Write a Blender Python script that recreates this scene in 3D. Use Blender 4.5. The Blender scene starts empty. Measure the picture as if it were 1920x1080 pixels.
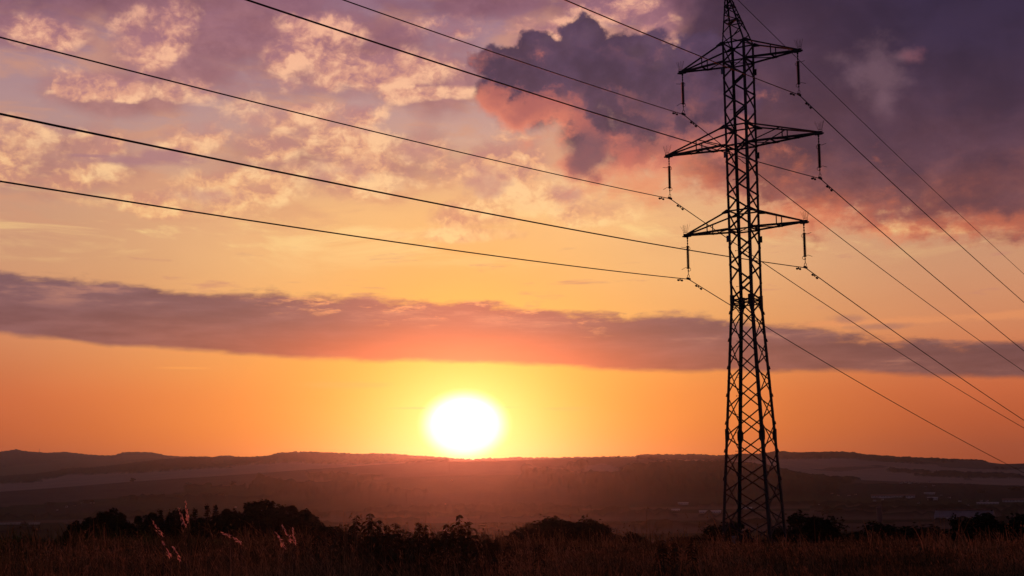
import bpy, bmesh, math, random
import numpy as np
from mathutils import Vector, Matrix

C = bpy.context.scene.collection
SC = bpy.context.scene
rng = np.random.default_rng(7)
random.seed(7)

# ------------------------------------------------------------------ camera
CAMZ = 2.42                      # metres above the foot of the pylon
F_PX, PITCH, ROLL = 2658.05, math.radians(7.82236), math.radians(-0.6207)
FW = Vector((0, math.cos(PITCH), math.sin(PITCH)))
U0 = Vector((0, -math.sin(PITCH), math.cos(PITCH)))
RT = Vector((1, 0, 0)) * math.cos(ROLL) + U0 * math.sin(ROLL)
UP = U0 * math.cos(ROLL) - Vector((1, 0, 0)) * math.sin(ROLL)
cam_data = bpy.data.cameras.new('camera')
cam_data.sensor_width = 36.0
cam_data.lens = F_PX / 1920 * 36
cam_data.clip_start = 0.1
cam_data.clip_end = 60000
cam = bpy.data.objects.new('camera', cam_data)
C.objects.link(cam)
cam.matrix_world = Matrix(((RT.x, UP.x, -FW.x, 0), (RT.y, UP.y, -FW.y, 0), (RT.z, UP.z, -FW.z, CAMZ), (0, 0, 0, 1)))
SC.camera = cam

def ray(x, y):                   # direction of a photo pixel
    return (FW + RT * ((x - 960) / F_PX) + UP * ((540 - y) / F_PX)).normalized()
def sk(x, y):                    # its azimuth and elevation in degrees
    d = ray(x, y)
    return math.degrees(math.atan2(d.x, d.y)), math.degrees(math.asin(d.z))
def at(x, y, dist):              # the point at that horizontal distance
    d = ray(x, y); h = math.hypot(d.x, d.y)
    return Vector((d.x / h * dist, d.y / h * dist, CAMZ + d.z / h * dist))

# ------------------------------------------------------------------ exposure
SC.view_settings.view_transform = 'Standard'
SC.view_settings.look = 'None'
SC.view_settings.exposure = 0
SC.view_settings.gamma = 1
SC.view_settings.use_curve_mapping = False
SC.render.engine = 'CYCLES'
SC.cycles.use_denoising = True
SC.cycles.max_bounces = 6
SC.cycles.volume_bounces = 0
SC.cycles.transparent_max_bounces = 8

def lin(r, g, b):
    f = lambda c: (c / 255 / 12.92) if c / 255 <= 0.04045 else ((c / 255 + 0.055) / 1.055) ** 2.4
    return (f(r), f(g), f(b), 1)

# ------------------------------------------------------------------ sun
SUN_AZ, SUN_EL = sk(871, 797)
sun_data = bpy.data.lights.new('sun', 'SUN')
sun_data.energy = 0.95
sun_data.angle = math.radians(0.5)
sun_data.color = (1.0, 0.13, 0.035)
sun = bpy.data.objects.new('sun', sun_data)
C.objects.link(sun)
sd = Vector((math.sin(math.radians(SUN_AZ)) * math.cos(math.radians(SUN_EL)),
             math.cos(math.radians(SUN_AZ)) * math.cos(math.radians(SUN_EL)), math.sin(math.radians(SUN_EL))))
sun.rotation_euler = sd.to_track_quat('Z', 'Y').to_euler()

# ------------------------------------------------------------------ sky (procedural world)
W = bpy.data.worlds.new("World")
SC.world = W
W.use_nodes = True
NT = W.node_tree
NT.nodes.clear()

class S:                         # a value in the node graph, with arithmetic
    def __init__(s, sock): s.k = sock
    def __add__(a, b): return mth('ADD', a, b)
    def __radd__(a, b): return mth('ADD', b, a)
    def __sub__(a, b): return mth('SUBTRACT', a, b)
    def __rsub__(a, b): return mth('SUBTRACT', b, a)
    def __mul__(a, b): return mth('MULTIPLY', a, b)
    def __rmul__(a, b): return mth('MULTIPLY', b, a)
    def __truediv__(a, b): return mth('DIVIDE', a, b)
def put(v, inp):
    if isinstance(v, S): NT.links.new(v.k, inp)
    else: inp.default_value = v
def mth(op, a, b=None, c=None):
    n = NT.nodes.new('ShaderNodeMath'); n.operation = op
    put(a, n.inputs[0])
    if b is not None: put(b, n.inputs[1])
    if c is not None: put(c, n.inputs[2])
    return S(n.outputs[0])
def mx(a, *bs):
    for b in bs: a = mth('MAXIMUM', a, b)
    return a
def mn(a, b): return mth('MINIMUM', a, b)
def exp(a): return mth('EXPONENT', a)
def sqrt(a): return mth('SQRT', a)
def clamp(a): return mn(mx(a, 0.0), 1.0)
def smooth(lo, hi, v):
    n = NT.nodes.new('ShaderNodeMapRange'); n.interpolation_type = 'SMOOTHSTEP'
    put(v, n.inputs[0]); put(lo, n.inputs[1]); put(hi, n.inputs[2])
    n.inputs[3].default_value = 0; n.inputs[4].default_value = 1
    return S(n.outputs[0])
def vec(x, y, z=0.0):
    n = NT.nodes.new('ShaderNodeCombineXYZ')
    put(x, n.inputs[0]); put(y, n.inputs[1]); put(z, n.inputs[2])
    return S(n.outputs[0])
def noise(v, scale, detail=5.0, rough=0.55, dist=0.0, lac=2.0):
    n = NT.nodes.new('ShaderNodeTexNoise'); n.noise_dimensions = '3D'
    put(v, n.inputs['Vector']); n.inputs['Scale'].default_value = scale
    n.inputs['Detail'].default_value = detail; n.inputs['Roughness'].default_value = rough
    n.inputs['Lacunarity'].default_value = lac; n.inputs['Distortion'].default_value = dist
    return S(n.outputs[0])
def vor(v, scale, smoothness=.6):
    n = NT.nodes.new('ShaderNodeTexVoronoi'); n.feature = 'SMOOTH_F1'; n.voronoi_dimensions = '2D'
    put(v, n.inputs['Vector']); n.inputs['Scale'].default_value = scale
    n.inputs['Smoothness'].default_value = smoothness
    return S(n.outputs['Distance'])
def col(r, g, b):
    n = NT.nodes.new('ShaderNodeRGB'); n.outputs[0].default_value = lin(r, g, b)
    return S(n.outputs[0])
def mix(f, a, b):
    n = NT.nodes.new('ShaderNodeMix'); n.data_type = 'RGBA'; n.clamp_factor = True
    put(f, n.inputs[0])
    put(a if isinstance(a, S) else lin(*a), n.inputs[6]); put(b if isinstance(b, S) else lin(*b), n.inputs[7])
    return S(n.outputs[2])
def addc(f, a, b):
    n = NT.nodes.new('ShaderNodeMix'); n.data_type = 'RGBA'; n.blend_type = 'ADD'; n.clamp_factor = False
    put(f, n.inputs[0]); put(a, n.inputs[6]); put(b if isinstance(b, S) else b, n.inputs[7])
    return S(n.outputs[2])
def mulc(f, a, b):
    n = NT.nodes.new('ShaderNodeMix'); n.data_type = 'RGBA'; n.blend_type = 'MULTIPLY'
    put(f, n.inputs[0]); put(a, n.inputs[6]); put(b, n.inputs[7])
    return S(n.outputs[2])
def ramp(v, lo, hi, stops, interp='LINEAR'):
    """colour ramp of v over lo..hi; stops (value, sRGB)"""
    n = NT.nodes.new('ShaderNodeValToRGB'); n.color_ramp.interpolation = interp
    put((v - lo) / (hi - lo), n.inputs[0])
    e = n.color_ramp.elements
    stops = sorted(stops, key=lambda s: s[0])
    while len(e) < len(stops): e.new(0.5)
    for k, (p, c) in enumerate(stops):
        e[k].position = (p - lo) / (hi - lo); e[k].color = lin(*c)
    return S(n.outputs[0])
def line1d(a, pts):
    """elevation (degrees) of a line given as photo points, as a function of azimuth"""
    q = sorted(sk(x, y) for x, y in pts)
    a0, a1 = q[0][0] - 1e-3, q[-1][0] + 1e-3
    e0, e1 = min(p[1] for p in q) - .1, max(p[1] for p in q) + .1
    n = NT.nodes.new('ShaderNodeValToRGB'); n.color_ramp.interpolation = 'LINEAR'
    put((a - a0) / (a1 - a0), n.inputs[0])
    e = n.color_ramp.elements
    while len(e) < len(q): e.new(0.5)
    for k, (p, v) in enumerate(q):
        t = (v - e0) / (e1 - e0)
        e[k].position = (p - a0) / (a1 - a0); e[k].color = (t, t, t, 1)
    return S(n.outputs[0]) * (e1 - e0) + e0
def blob(a, e, x, y, rx, ry):
    a0, e0 = sk(x, y); k = 1 / 46.4
    u = (a - a0) / (rx * k); v = (e - e0) / (ry * k)
    return 1.0 - sqrt(u * u + v * v)

def build_sky():
    tc = NT.nodes.new('ShaderNodeTexCoord')
    sep = NT.nodes.new('ShaderNodeSeparateXYZ'); NT.links.new(tc.outputs['Generated'], sep.inputs[0])
    X, Y, Z = (S(sep.outputs[i]) for i in range(3))
    az = mth('ARCTAN2', X, Y) * (180 / math.pi)
    el = mth('ARCSINE', mn(mx(Z, -1.0), 1.0)) * (180 / math.pi)
    E = lambda y: sk(960, y)[1]
    A = lambda x: sk(x, 500)[0]
    # ---- clear gradient of the evening sky
    g_mid = ramp(el, -2, 90, [(-2, (200, 84, 40)), (E(862), (255, 124, 48)), (E(800), (255, 138, 54)), (E(740), (255, 144, 66)), (E(690), (254, 160, 80)),
                             (E(600), (250, 180, 108)), (E(500), (248, 190, 126)), (E(400), (250, 194, 134)), (E(330), (232, 180, 142)),
                             (E(250), (204, 160, 148)), (E(150), (184, 146, 152)), (E(0), (156, 118, 138)), (24, (100, 84, 118)), (40, (60, 54, 84)), (90, (32, 32, 54))])
    g_far = ramp(el, -2, 90, [(-2, (120, 50, 36)), (E(862), (186, 82, 46)), (E(800), (204, 94, 52)), (E(740), (214, 106, 62)), (E(690), (214, 120, 76)),
                              (E(600), (216, 142, 100)), (E(500), (216, 158, 120)), (E(400), (212, 160, 132)), (E(330), (198, 150, 138)),
                              (E(250), (186, 146, 142)), (E(150), (172, 136, 144)), (E(0), (134, 102, 126)), (24, (80, 68, 100)), (40, (48, 44, 72)), (90, (28, 28, 46))])
    g_back = ramp(el, -2, 90, [(-2, (64, 56, 68)), (3, (88, 74, 90)), (12, (82, 72, 98)), (30, (58, 56, 84)), (90, (32, 32, 54))])
    da = mth('ABSOLUTE', az - SUN_AZ)
    base = mix(smooth(4.0, 21.0, da), g_mid, g_far)
    base = mix(smooth(28.0, 100.0, da), base, g_back)
    front = 1.0 - smooth(35.0, 80.0, da)
    # ---- soft large unevenness
    q = vec(az, el * 2.2, 0.0)
    big = noise(q, 0.06, 4.0, 0.5)
    base = mulc(1.0, base, mix(smooth(.3, .7, big), (240, 236, 236), (255, 255, 255)))
    sx = az - SUN_AZ; sy = (el - SUN_EL) * 1.28
    r = sqrt(sx * sx + sy * sy)
    rr = sqrt(sx * sx + sy * sy * 0.62)
    base = mix(exp(rr * rr * (-1 / 46.0)) * 0.85, base, (255, 184, 52))
    base = mix(exp(r * r * (-1 / 15.0)) * 0.85, base, (255, 222, 84))
    # ---- thin streaks of high cloud around the middle of the sky
    st = noise(vec(az, el * 4.5, 3.1), 0.16, 6.0, 0.6, 0.6)
    m_st = smooth(.52, .68, st) * smooth(E(530), E(440), el) * (1.0 - smooth(E(330), E(250), el)) * front
    base = mix(m_st * 0.70, base, (254, 214, 142))
    m_st2 = smooth(.44, .62, noise(vec(az, el * 3.2, 9.4), 0.22, 6.0, 0.6, 0.4)) * smooth(E(480), E(380), el) * front
    base = mix(m_st2 * 0.55, base, (216, 150, 114))

    # ---- soft mauve cloud at the top left
    wx = noise(vec(az, el * 1.3, 71.0), 0.5, 4.0, 0.6) - .5
    wy = noise(vec(az, el * 1.3, 73.0), 0.5, 4.0, 0.6) - .5
    def union(a, e, lst, g=1.0):
        f = None
        for b_ in lst:
            v = blob(a, e, b_[0], b_[1], b_[2] * g, b_[3] * g); f = v if f is None else mx(f, v)
        return f
    n_v = noise(vec(az + wx * 1.2, el * 1.5 + wy * 1.2, 5.5), 0.19, 5.5, 0.58)
    n_f = noise(vec(az + wx * .9, el * 1.35 + wy * .9, 15.5), 0.75, 5.0, 0.62)
    vr = union(az, el, [(430, 70, 240, 110), (180, 0, 330, 62), (650, 95, 260, 95), (900, 10, 330, 40), (380, 140, 130, 60), (1250, 10, 120, 90), (60, 60, 120, 40), (800, 150, 160, 60), (250, 180, 180, 40), (620, 300, 260, 60), (120, 300, 200, 60)])
    m_veil = smooth(-.30, .60, vr + (n_v - .5) * 2.8 + (n_f - .5) * .9) * front
    veil_c = ramp(el, E(300), E(-60), [(E(300), (200, 144, 128)), (E(160), (178, 124, 126)), (E(60), (162, 110, 122)), (E(-50), (132, 88, 108))])
    veil_c = mix(smooth(A(420), A(-60), az) * smooth(E(90), E(-10), el) * .75, veil_c, (112, 80, 104))
    veil_c = mulc(1.0, veil_c, mix(smooth(.30, .70, n_f * .6 + n_v * .4), (200, 186, 202), (255, 255, 255)))
    c = mix(m_veil * .88, base, veil_c)

    # ---- broken puffs and shreds lit from below by the sun
    def puff(a, e):
        q_ = vec(a + wx * 1.1, e * 1.35 + wy * 1.1, 2.2)
        return noise(q_, 0.29, 6.0, 0.60)
    pf = puff(az, el)
    pf2 = puff(az + .15, el - 0.50)
    fine = noise(vec(az + wx * .8, el * 1.2 + wy * .8, 8.2), 1.5, 4.0, 0.62)
    reg = union(az, el, [(140, 162, 95, 34), (225, 172, 60, 20), (275, 62, 80, 62), (110, 62, 70, 34), (330, 45, 50, 60), (290, 100, 40, 30), (600, 70, 90, 40), (915, 45, 130, 26), (1050, 60, 90, 30), (1150, 18, 90, 24),
               (540, 105, 60, 45), (620, 125, 110, 38), (700, 130, 150, 36), (580, 155, 70, 26), (760, 178, 42, 20), (350, 175, 60, 30), (830, 175, 70, 14), (470, 235, 90, 50), (370, 250, 80, 34), (340, 280, 60, 26), (500, 270, 70, 34),
               (620, 215, 110, 26), (640, 265, 90, 40), (760, 290, 150, 48), (860, 305, 110, 44), (60, 265, 80, 42), (170, 270, 60, 34), (20, 240, 50, 30), (50, 310, 90, 34), (150, 330, 110, 30), (330, 380, 160, 28), (450, 350, 160, 36), (600, 340, 90, 40), (720, 350, 120, 30),
               (900, 400, 140, 30), (1000, 370, 120, 30), (880, 440, 140, 16), (1100, 400, 90, 30), (1240, 40, 40, 50), (1230, 90, 50, 34), (960, 290, 70, 60), (1010, 80, 60, 20)], 1.12)
    gapm = mx(blob(az, el, 210, 214, 250, 40), blob(az, el, 800, 226, 130, 42), blob(az, el, 40, 150, 70, 60)) + (n_f - .5) * 2.4 + (n_v - .5) * 1.2
    reg = reg - smooth(-.1, 1.1, gapm) * .85
    sup = smooth(-.55, .55, reg)
    th = pf + sup * .36 + (fine - .5) * .14 + (n_v - .5) * .45
    m_p = smooth(.66, .92, th) * smooth(-1.1, -.05, reg) * front
    grad = pf - pf2
    lit = smooth(-.13, .15, grad + (fine - .5) * .24)
    p_lit = ramp(el, E(480), E(0), [(E(480), (255, 210, 138)), (E(330), (254, 204, 150)), (E(200), (252, 195, 154)), (E(60), (246, 182, 150)), (E(0), (234, 170, 146))])
    p_mid = ramp(el, E(480), E(0), [(E(480), (246, 186, 124)), (E(330), (238, 176, 130)), (E(200), (224, 160, 134)), (E(60), (202, 140, 130)), (E(0), (182, 124, 128))])
    p_sh = ramp(el, E(480), E(0), [(E(480), (226, 152, 112)), (E(330), (200, 138, 120)), (E(200), (182, 126, 128)), (E(60), (162, 110, 122)), (E(0), (146, 100, 118))])
    dense = smooth(.92, 1.12, th)
    p_c = mix(smooth(.35, .95, lit - dense * .18), mix(smooth(.0, .5, lit), p_sh, p_mid), p_lit)
    c = mix(m_p * .97, c, p_c)

    # ---- small dark flat cloud at the left and the mauve cores in the middle
    def soft(a, e, lst, amp, sc, seed, stretch=1.0):
        nn = noise(vec(a, e * stretch, seed), sc, 5.0, 0.6, 0.2)
        f = None
        for b in lst:
            v = blob(a, e, *b); f = v if f is None else mx(f, v)
        return f + (nn - .5) * amp
    d = soft(az, el, [(240, 300, 120, 13), (310, 294, 80, 17), (180, 293, 70, 6)], 1.5, .7, 11.0, 2.0)
    c = mix(smooth(-.1, .7, d) * .85, c, (172, 122, 126))
    d = soft(az, el, [(655, 318, 90, 34), (905, 340, 80, 36), (1070, 365, 80, 34), (380, 365, 80, 20), (790, 285, 50, 28), (480, 222, 40, 22), (690, 245, 40, 12)], 2.4, .6, 12.0, 1.4)
    c = mix(smooth(0, .9, d) * .7, c, (196, 138, 128))

    # ---- right-hand bank of dark cloud
    low = line1d(az, [(880, 150), (1000, 310), (1090, 330), (1180, 318), (1300, 338), (1420, 368), (1520, 405), (1650, 420), (1780, 430), (1920, 424), (2300, 400)])
    bn = noise(vec(az, el * 1.5, 21.0), 0.20, 5.0, 0.58, 0.3)
    bn2 = noise(vec(az, el * 2.6, 25.0), 0.5, 5.5, 0.6, 0.2)
    hgt = el - low + (bn - .5) * 5.0 + (bn2 - .5) * 2.6 + (n_f - .5) * 2.4 + (fine - .5) * 1.0
    lft = az - A(1265) + (bn - .5) * 5.0 - smooth(E(200), E(330), el) * .5
    m_b = smooth(-.9, .8, hgt) * smooth(-.8, 1.6, lft) * (1.0 - smooth(60., 100., da))
    b_c = ramp(hgt, -1, 9, [(-1, (242, 162, 104)), (-.3, (216, 128, 96)), (.45, (164, 94, 86)), (1.3, (130, 78, 82)), (2.8, (102, 65, 80)), (5.5, (84, 56, 78)), (9, (68, 47, 73))])
    b_dark = smooth(A(1250), A(1900), az) * smooth(E(420), E(20), el)
    b_c = mix(b_dark * .95, b_c, (44, 32, 63))
    b_c = mulc(1.0, b_c, mix(smooth(.34, .66, noise(vec(az, el * 1.4, 27.0), .28, 5.5, .6, .3)), (212, 204, 214), (255, 255, 255)))
    c = mix(m_b * .985, c, b_c)
    # salmon wash under the bank
    wash = soft(az, el, [(1300, 330, 260, 55), (1500, 405, 200, 44), (1150, 310, 120, 50), (1800, 425, 220, 30)], 1.6, .3, 31.0, 1.8)
    c = mix(smooth(-.1, 1.1, wash + (n_f - .5) * 2.4 + (fine - .5) * 1.2) * .48, c, (236, 124, 82))
    # the paler opening in it
    hole = soft(az, el, [(1640, 140, 75, 60), (1690, 108, 50, 20), (1655, 185, 30, 40)], 2.4, .55, 33.0, 1.2)
    c = mix(smooth(-.2, 1.3, hole + (n_f - .5) * 2.0) * .42, c, (138, 102, 114))
    pk = soft(az, el, [(1700, 104, 42, 20)], 2.6, .8, 35.0)
    c = mix(smooth(.0, 1.1, pk + (n_f - .5) * 1.6) * .32, c, (156, 88, 98))

    # ---- dark cumulus left of the pylon
    L = [(1096, 78, 56, 50), (1070, 112, 110, 50), (1150, 108, 70, 46), (1008, 100, 60, 44), (1090, 112, 80, 60), (960, 122, 92, 48), (1060, 160, 185, 95), (1180, 130, 80, 66), (1210, 200, 165, 120),
         (990, 200, 90, 70), (1110, 250, 80, 90), (1320, 190, 140, 130), (1092, 306, 52, 52), (1110, 280, 60, 60), (1200, 280, 120, 50), (935, 175, 60, 50)]
    def cum(a, e):
        nn = noise(vec(a, e * 1.1, 41.0), 0.55, 6.0, 0.62)
        lob = vor(vec(a + wx * 1.3, e + wy * 1.3), 0.85, .4)
        f = None
        for b in L:
            v = blob(a, e, *b); f = v if f is None else mx(f, v)
        return f + (nn - .5) * 1.5 + (.42 - lob) * .34 + (n_f - .5) * .45, nn
    d1, n1 = cum(az, el)
    d2, n2 = cum(az - .40, el - .85)
    upper = smooth(E(230), E(130), el)
    m_c = smooth(-.04, .20 + (1.0 - upper) * .35, d1)
    grad_c = d1 - d2
    edge = smooth(-.05, .60, grad_c + (n1 - .5) * .9 + (fine - .5) * .8) * (1.0 - smooth(.15, 1.05, d1)) * (1.0 - upper * .75)
    cu = ramp(el, E(330), E(40), [(E(330), (118, 76, 90)), (E(250), (96, 65, 88)), (E(150), (84, 59, 87)), (E(40), (84, 62, 92))])
    cu = mulc(1.0, cu, mix(smooth(.28, .72, n1 + grad_c * .12), (196, 192, 202), (255, 255, 255)))
    left_lit = smooth(-.3, .9, mx(blob(az, el, 945, 215, 120, 90), blob(az, el, 1010, 275, 120, 50)) + (n1 - .5) * 3.6 + (n_f - .5) * 2.6 + (fine - .5) * 1.6 + grad_c * 1.4 - .45)
    cu = mix(left_lit * .66, cu, (202, 108, 94))
    cu = mix(edge * .85, cu, (238, 136, 106))
    cu = mix(smooth(-.1, 1.0, blob(az, el, 1190, 290, 170, 60) + (n1 - .5) * 3.4 + (n_f - .5) * 2.0 - .2) * .48, cu, (196, 104, 90))
    cu = mix(smooth(-.1, .6, blob(az, el, 1098, 295, 50, 60) + (n1 - .5) * 1.2) * .85, cu, (114, 76, 90))
    c = mix(m_c * .97, c, cu)

    # ---- long band of stratus above the sun
    top = line1d(az, [(-300, 500), (0, 506), (80, 512), (160, 524), (330, 543), (500, 551), (620, 556), (720, 560), (860, 567), (960, 574), (1060, 584), (1180, 590), (1330, 592), (1440, 602), (1560, 618), (1680, 634), (1800, 640), (1920, 632), (2200, 620)])
    bot = line1d(az, [(-300, 600), (0, 624), (110, 635), (200, 648), (330, 656), (460, 668), (580, 674), (760, 676), (900, 681), (1050, 688), (1180, 695), (1300, 699), (1430, 698), (1560, 697), (1700, 706), (1920, 711), (2200, 716)])
    sn = noise(vec(az + wx * 1.5, el * 3.0, 51.0), 0.55, 5.0, 0.64)
    sn2 = noise(vec(az, el * 3.5, 53.0), 0.16, 6.0, 0.55)
    sn3 = noise(vec(az + wx * 1.0, el * 6.0, 55.0), 0.30, 5.5, 0.60)
    up_ = top - el + (sn - .5) * 1.15 + (sn2 - .5) * .7
    dn_ = el - bot + (sn2 - .5) * .45 + (sn - .5) * .30
    m_s = smooth(-.15, .34, up_ + (sn3 - .5) * .7) * smooth(-.10, .20, dn_) * front
    s_c = mix(smooth(.1, 2.4, dn_), (158, 94, 88), (130, 90, 98))
    s_c = mix(smooth(A(1100), A(1900), az) * .75, s_c, (106, 70, 76))
    s_c = mix(smooth(A(420), A(-50), az) * .55, s_c, (122, 88, 98))
    s_c = mulc(1.0, s_c, mix(smooth(.30, .70, sn3), (218, 208, 214), (255, 255, 255)))
    near = exp((az - SUN_AZ) * (az - SUN_AZ) * (-1 / 34.0))
    s_c = mix(near * .85 * (1.0 - smooth(.1, 1.7, dn_)), s_c, (248, 102, 58))
    s_c = mix(near * .40, s_c, (196, 94, 78))
    s_c = mix(smooth(.55, .74, sn3) * (1.0 - smooth(.5, 1.6, up_)) * .5, s_c, (206, 138, 112))
    # gaps near its upper edge
    gp = noise(vec(az + wx, el * 4.0, 57.0), 0.5, 5.5, 0.64)
    m_g = smooth(.54, .68, gp) * (1.0 - smooth(.3, 1.3, up_)) * smooth(A(380), A(620), az) * (1.0 - smooth(A(1000), A(1250), az))
    s_c = mix(m_g * .9, s_c, (242, 160, 108))
    c = mix(m_s * .97, c, s_c)
    # wisps over and under the band
    ws = noise(vec(az, el * 6.0, 61.0), 0.30, 5.5, 0.6, 0.3)
    m_w = smooth(.60, .72, ws) * smooth(E(620), E(560), el) * smooth(E(440), E(500), el) * front
    c = mix(m_w * .5, c, (196, 128, 112))
    w2 = soft(az, el, [(640, 722, 120, 7), (820, 765, 170, 3.5), (1060, 766, 60, 3.5), (340, 690, 60, 3)], 1.6, .5, 63.0, 5.0)
    c = mix(smooth(0, .8, w2) * .5, c, (255, 170, 84))
    w3 = soft(az, el, [(1700, 602, 260, 10), (1860, 592, 120, 12)], 2.4, .5, 67.0, 4.0)
    c = mix(smooth(0, .9, w3) * .6, c, (236, 150, 96))
    w4 = soft(az, el, [(1590, 598, 40, 12), (1650, 612, 80, 8)], 1.6, .7, 69.0, 2.0)
    c = mix(smooth(0, .9, w4) * .5, c, (150, 104, 100))

    # ---- the sun itself and the glare of the air round it
    core = 1.0 - smooth(.66, 2.0, r)
    c = addc(1.0, c, mulc(1.0, mix(exp(r * (-1 / 1.15)) * 1.0, (0, 0, 0), (255, 214, 150)), mix(1.0, (0, 0, 0), (255, 255, 255))))
    c = addc(exp(rr * rr * (-1 / 30.0)) * .22, c, (0.7, 0.22, 0.02, 1))
    c = addc(core, c, (2.2, 2.1, 1.8, 1))
    # ---- a little of the physical twilight sky
    sky = NT.nodes.new('ShaderNodeTexSky'); sky.sky_type = 'NISHITA'; sky.sun_disc = False
    sky.sun_elevation = math.radians(SUN_EL); sky.sun_rotation = math.radians(SUN_AZ)
    c = addc(0.004, c, S(sky.outputs[0]))
    bg = NT.nodes.new('ShaderNodeBackground'); bg.inputs[1].default_value = 1.0
    NT.links.new(c.k, bg.inputs[0])
    out = NT.nodes.new('ShaderNodeOutputWorld'); NT.links.new(bg.outputs[0], out.inputs[0])
build_sky()
try:
    W.cycles.sampling_method = 'MANUAL'; W.cycles.sample_map_resolution = 512
except Exception: pass

# ------------------------------------------------------------------ helpers for objects
def new_mat(name):
    m = bpy.data.materials.new(name); m.use_nodes = True
    return m, m.node_tree, m.node_tree.nodes['Principled BSDF']
def mat_plain(name, c1, c2, scale=6.0, rough=0.8, metal=0.0, detail=4.0, spec=0.3):
    """two real colours mixed by noise in object space, with a little bump"""
    m, nt, b = new_mat(name)
    tc = nt.nodes.new('ShaderNodeTexCoord'); nz = nt.nodes.new('ShaderNodeTexNoise')
    nz.inputs['Scale'].default_value = scale; nz.inputs['Detail'].default_value = detail
    nt.links.new(tc.outputs['Object'], nz.inputs['Vector'])
    r = nt.nodes.new('ShaderNodeValToRGB')
    r.color_ramp.elements[0].position = .35; r.color_ramp.elements[1].position = .65
    r.color_ramp.elements[0].color = (*c1, 1); r.color_ramp.elements[1].color = (*c2, 1)
    nt.links.new(nz.outputs[0], r.inputs[0]); nt.links.new(r.outputs[0], b.inputs['Base Color'])
    b.inputs['Roughness'].default_value = rough; b.inputs['Metallic'].default_value = metal
    b.inputs['Specular IOR Level'].default_value = spec
    return m
def mat_leaf(name, c1, c2, trans=0.0, tcol=None):
    m, nt, b = new_mat(name)
    g = nt.nodes.new('ShaderNodeNewGeometry')
    r = nt.nodes.new('ShaderNodeValToRGB')
    r.color_ramp.elements[0].color = (*c1, 1); r.color_ramp.elements[1].color = (*c2, 1)
    nt.links.new(g.outputs['Random Per Island'], r.inputs[0])
    d = nt.nodes.new('ShaderNodeBsdfDiffuse'); nt.links.new(r.outputs[0], d.inputs[0])
    o = nt.nodes['Material Output']
    if trans > 0:
        t = nt.nodes.new('ShaderNodeBsdfTranslucent'); t.inputs[0].default_value = (*tcol, 1)
        mi = nt.nodes.new('ShaderNodeMixShader'); mi.inputs[0].default_value = trans
        nt.links.new(d.outputs[0], mi.inputs[1]); nt.links.new(t.outputs[0], mi.inputs[2])
        nt.links.new(mi.outputs[0], o.inputs[0])
    else:
        nt.links.new(d.outputs[0], o.inputs[0])
    nt.nodes.remove(b)
    return m

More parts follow.
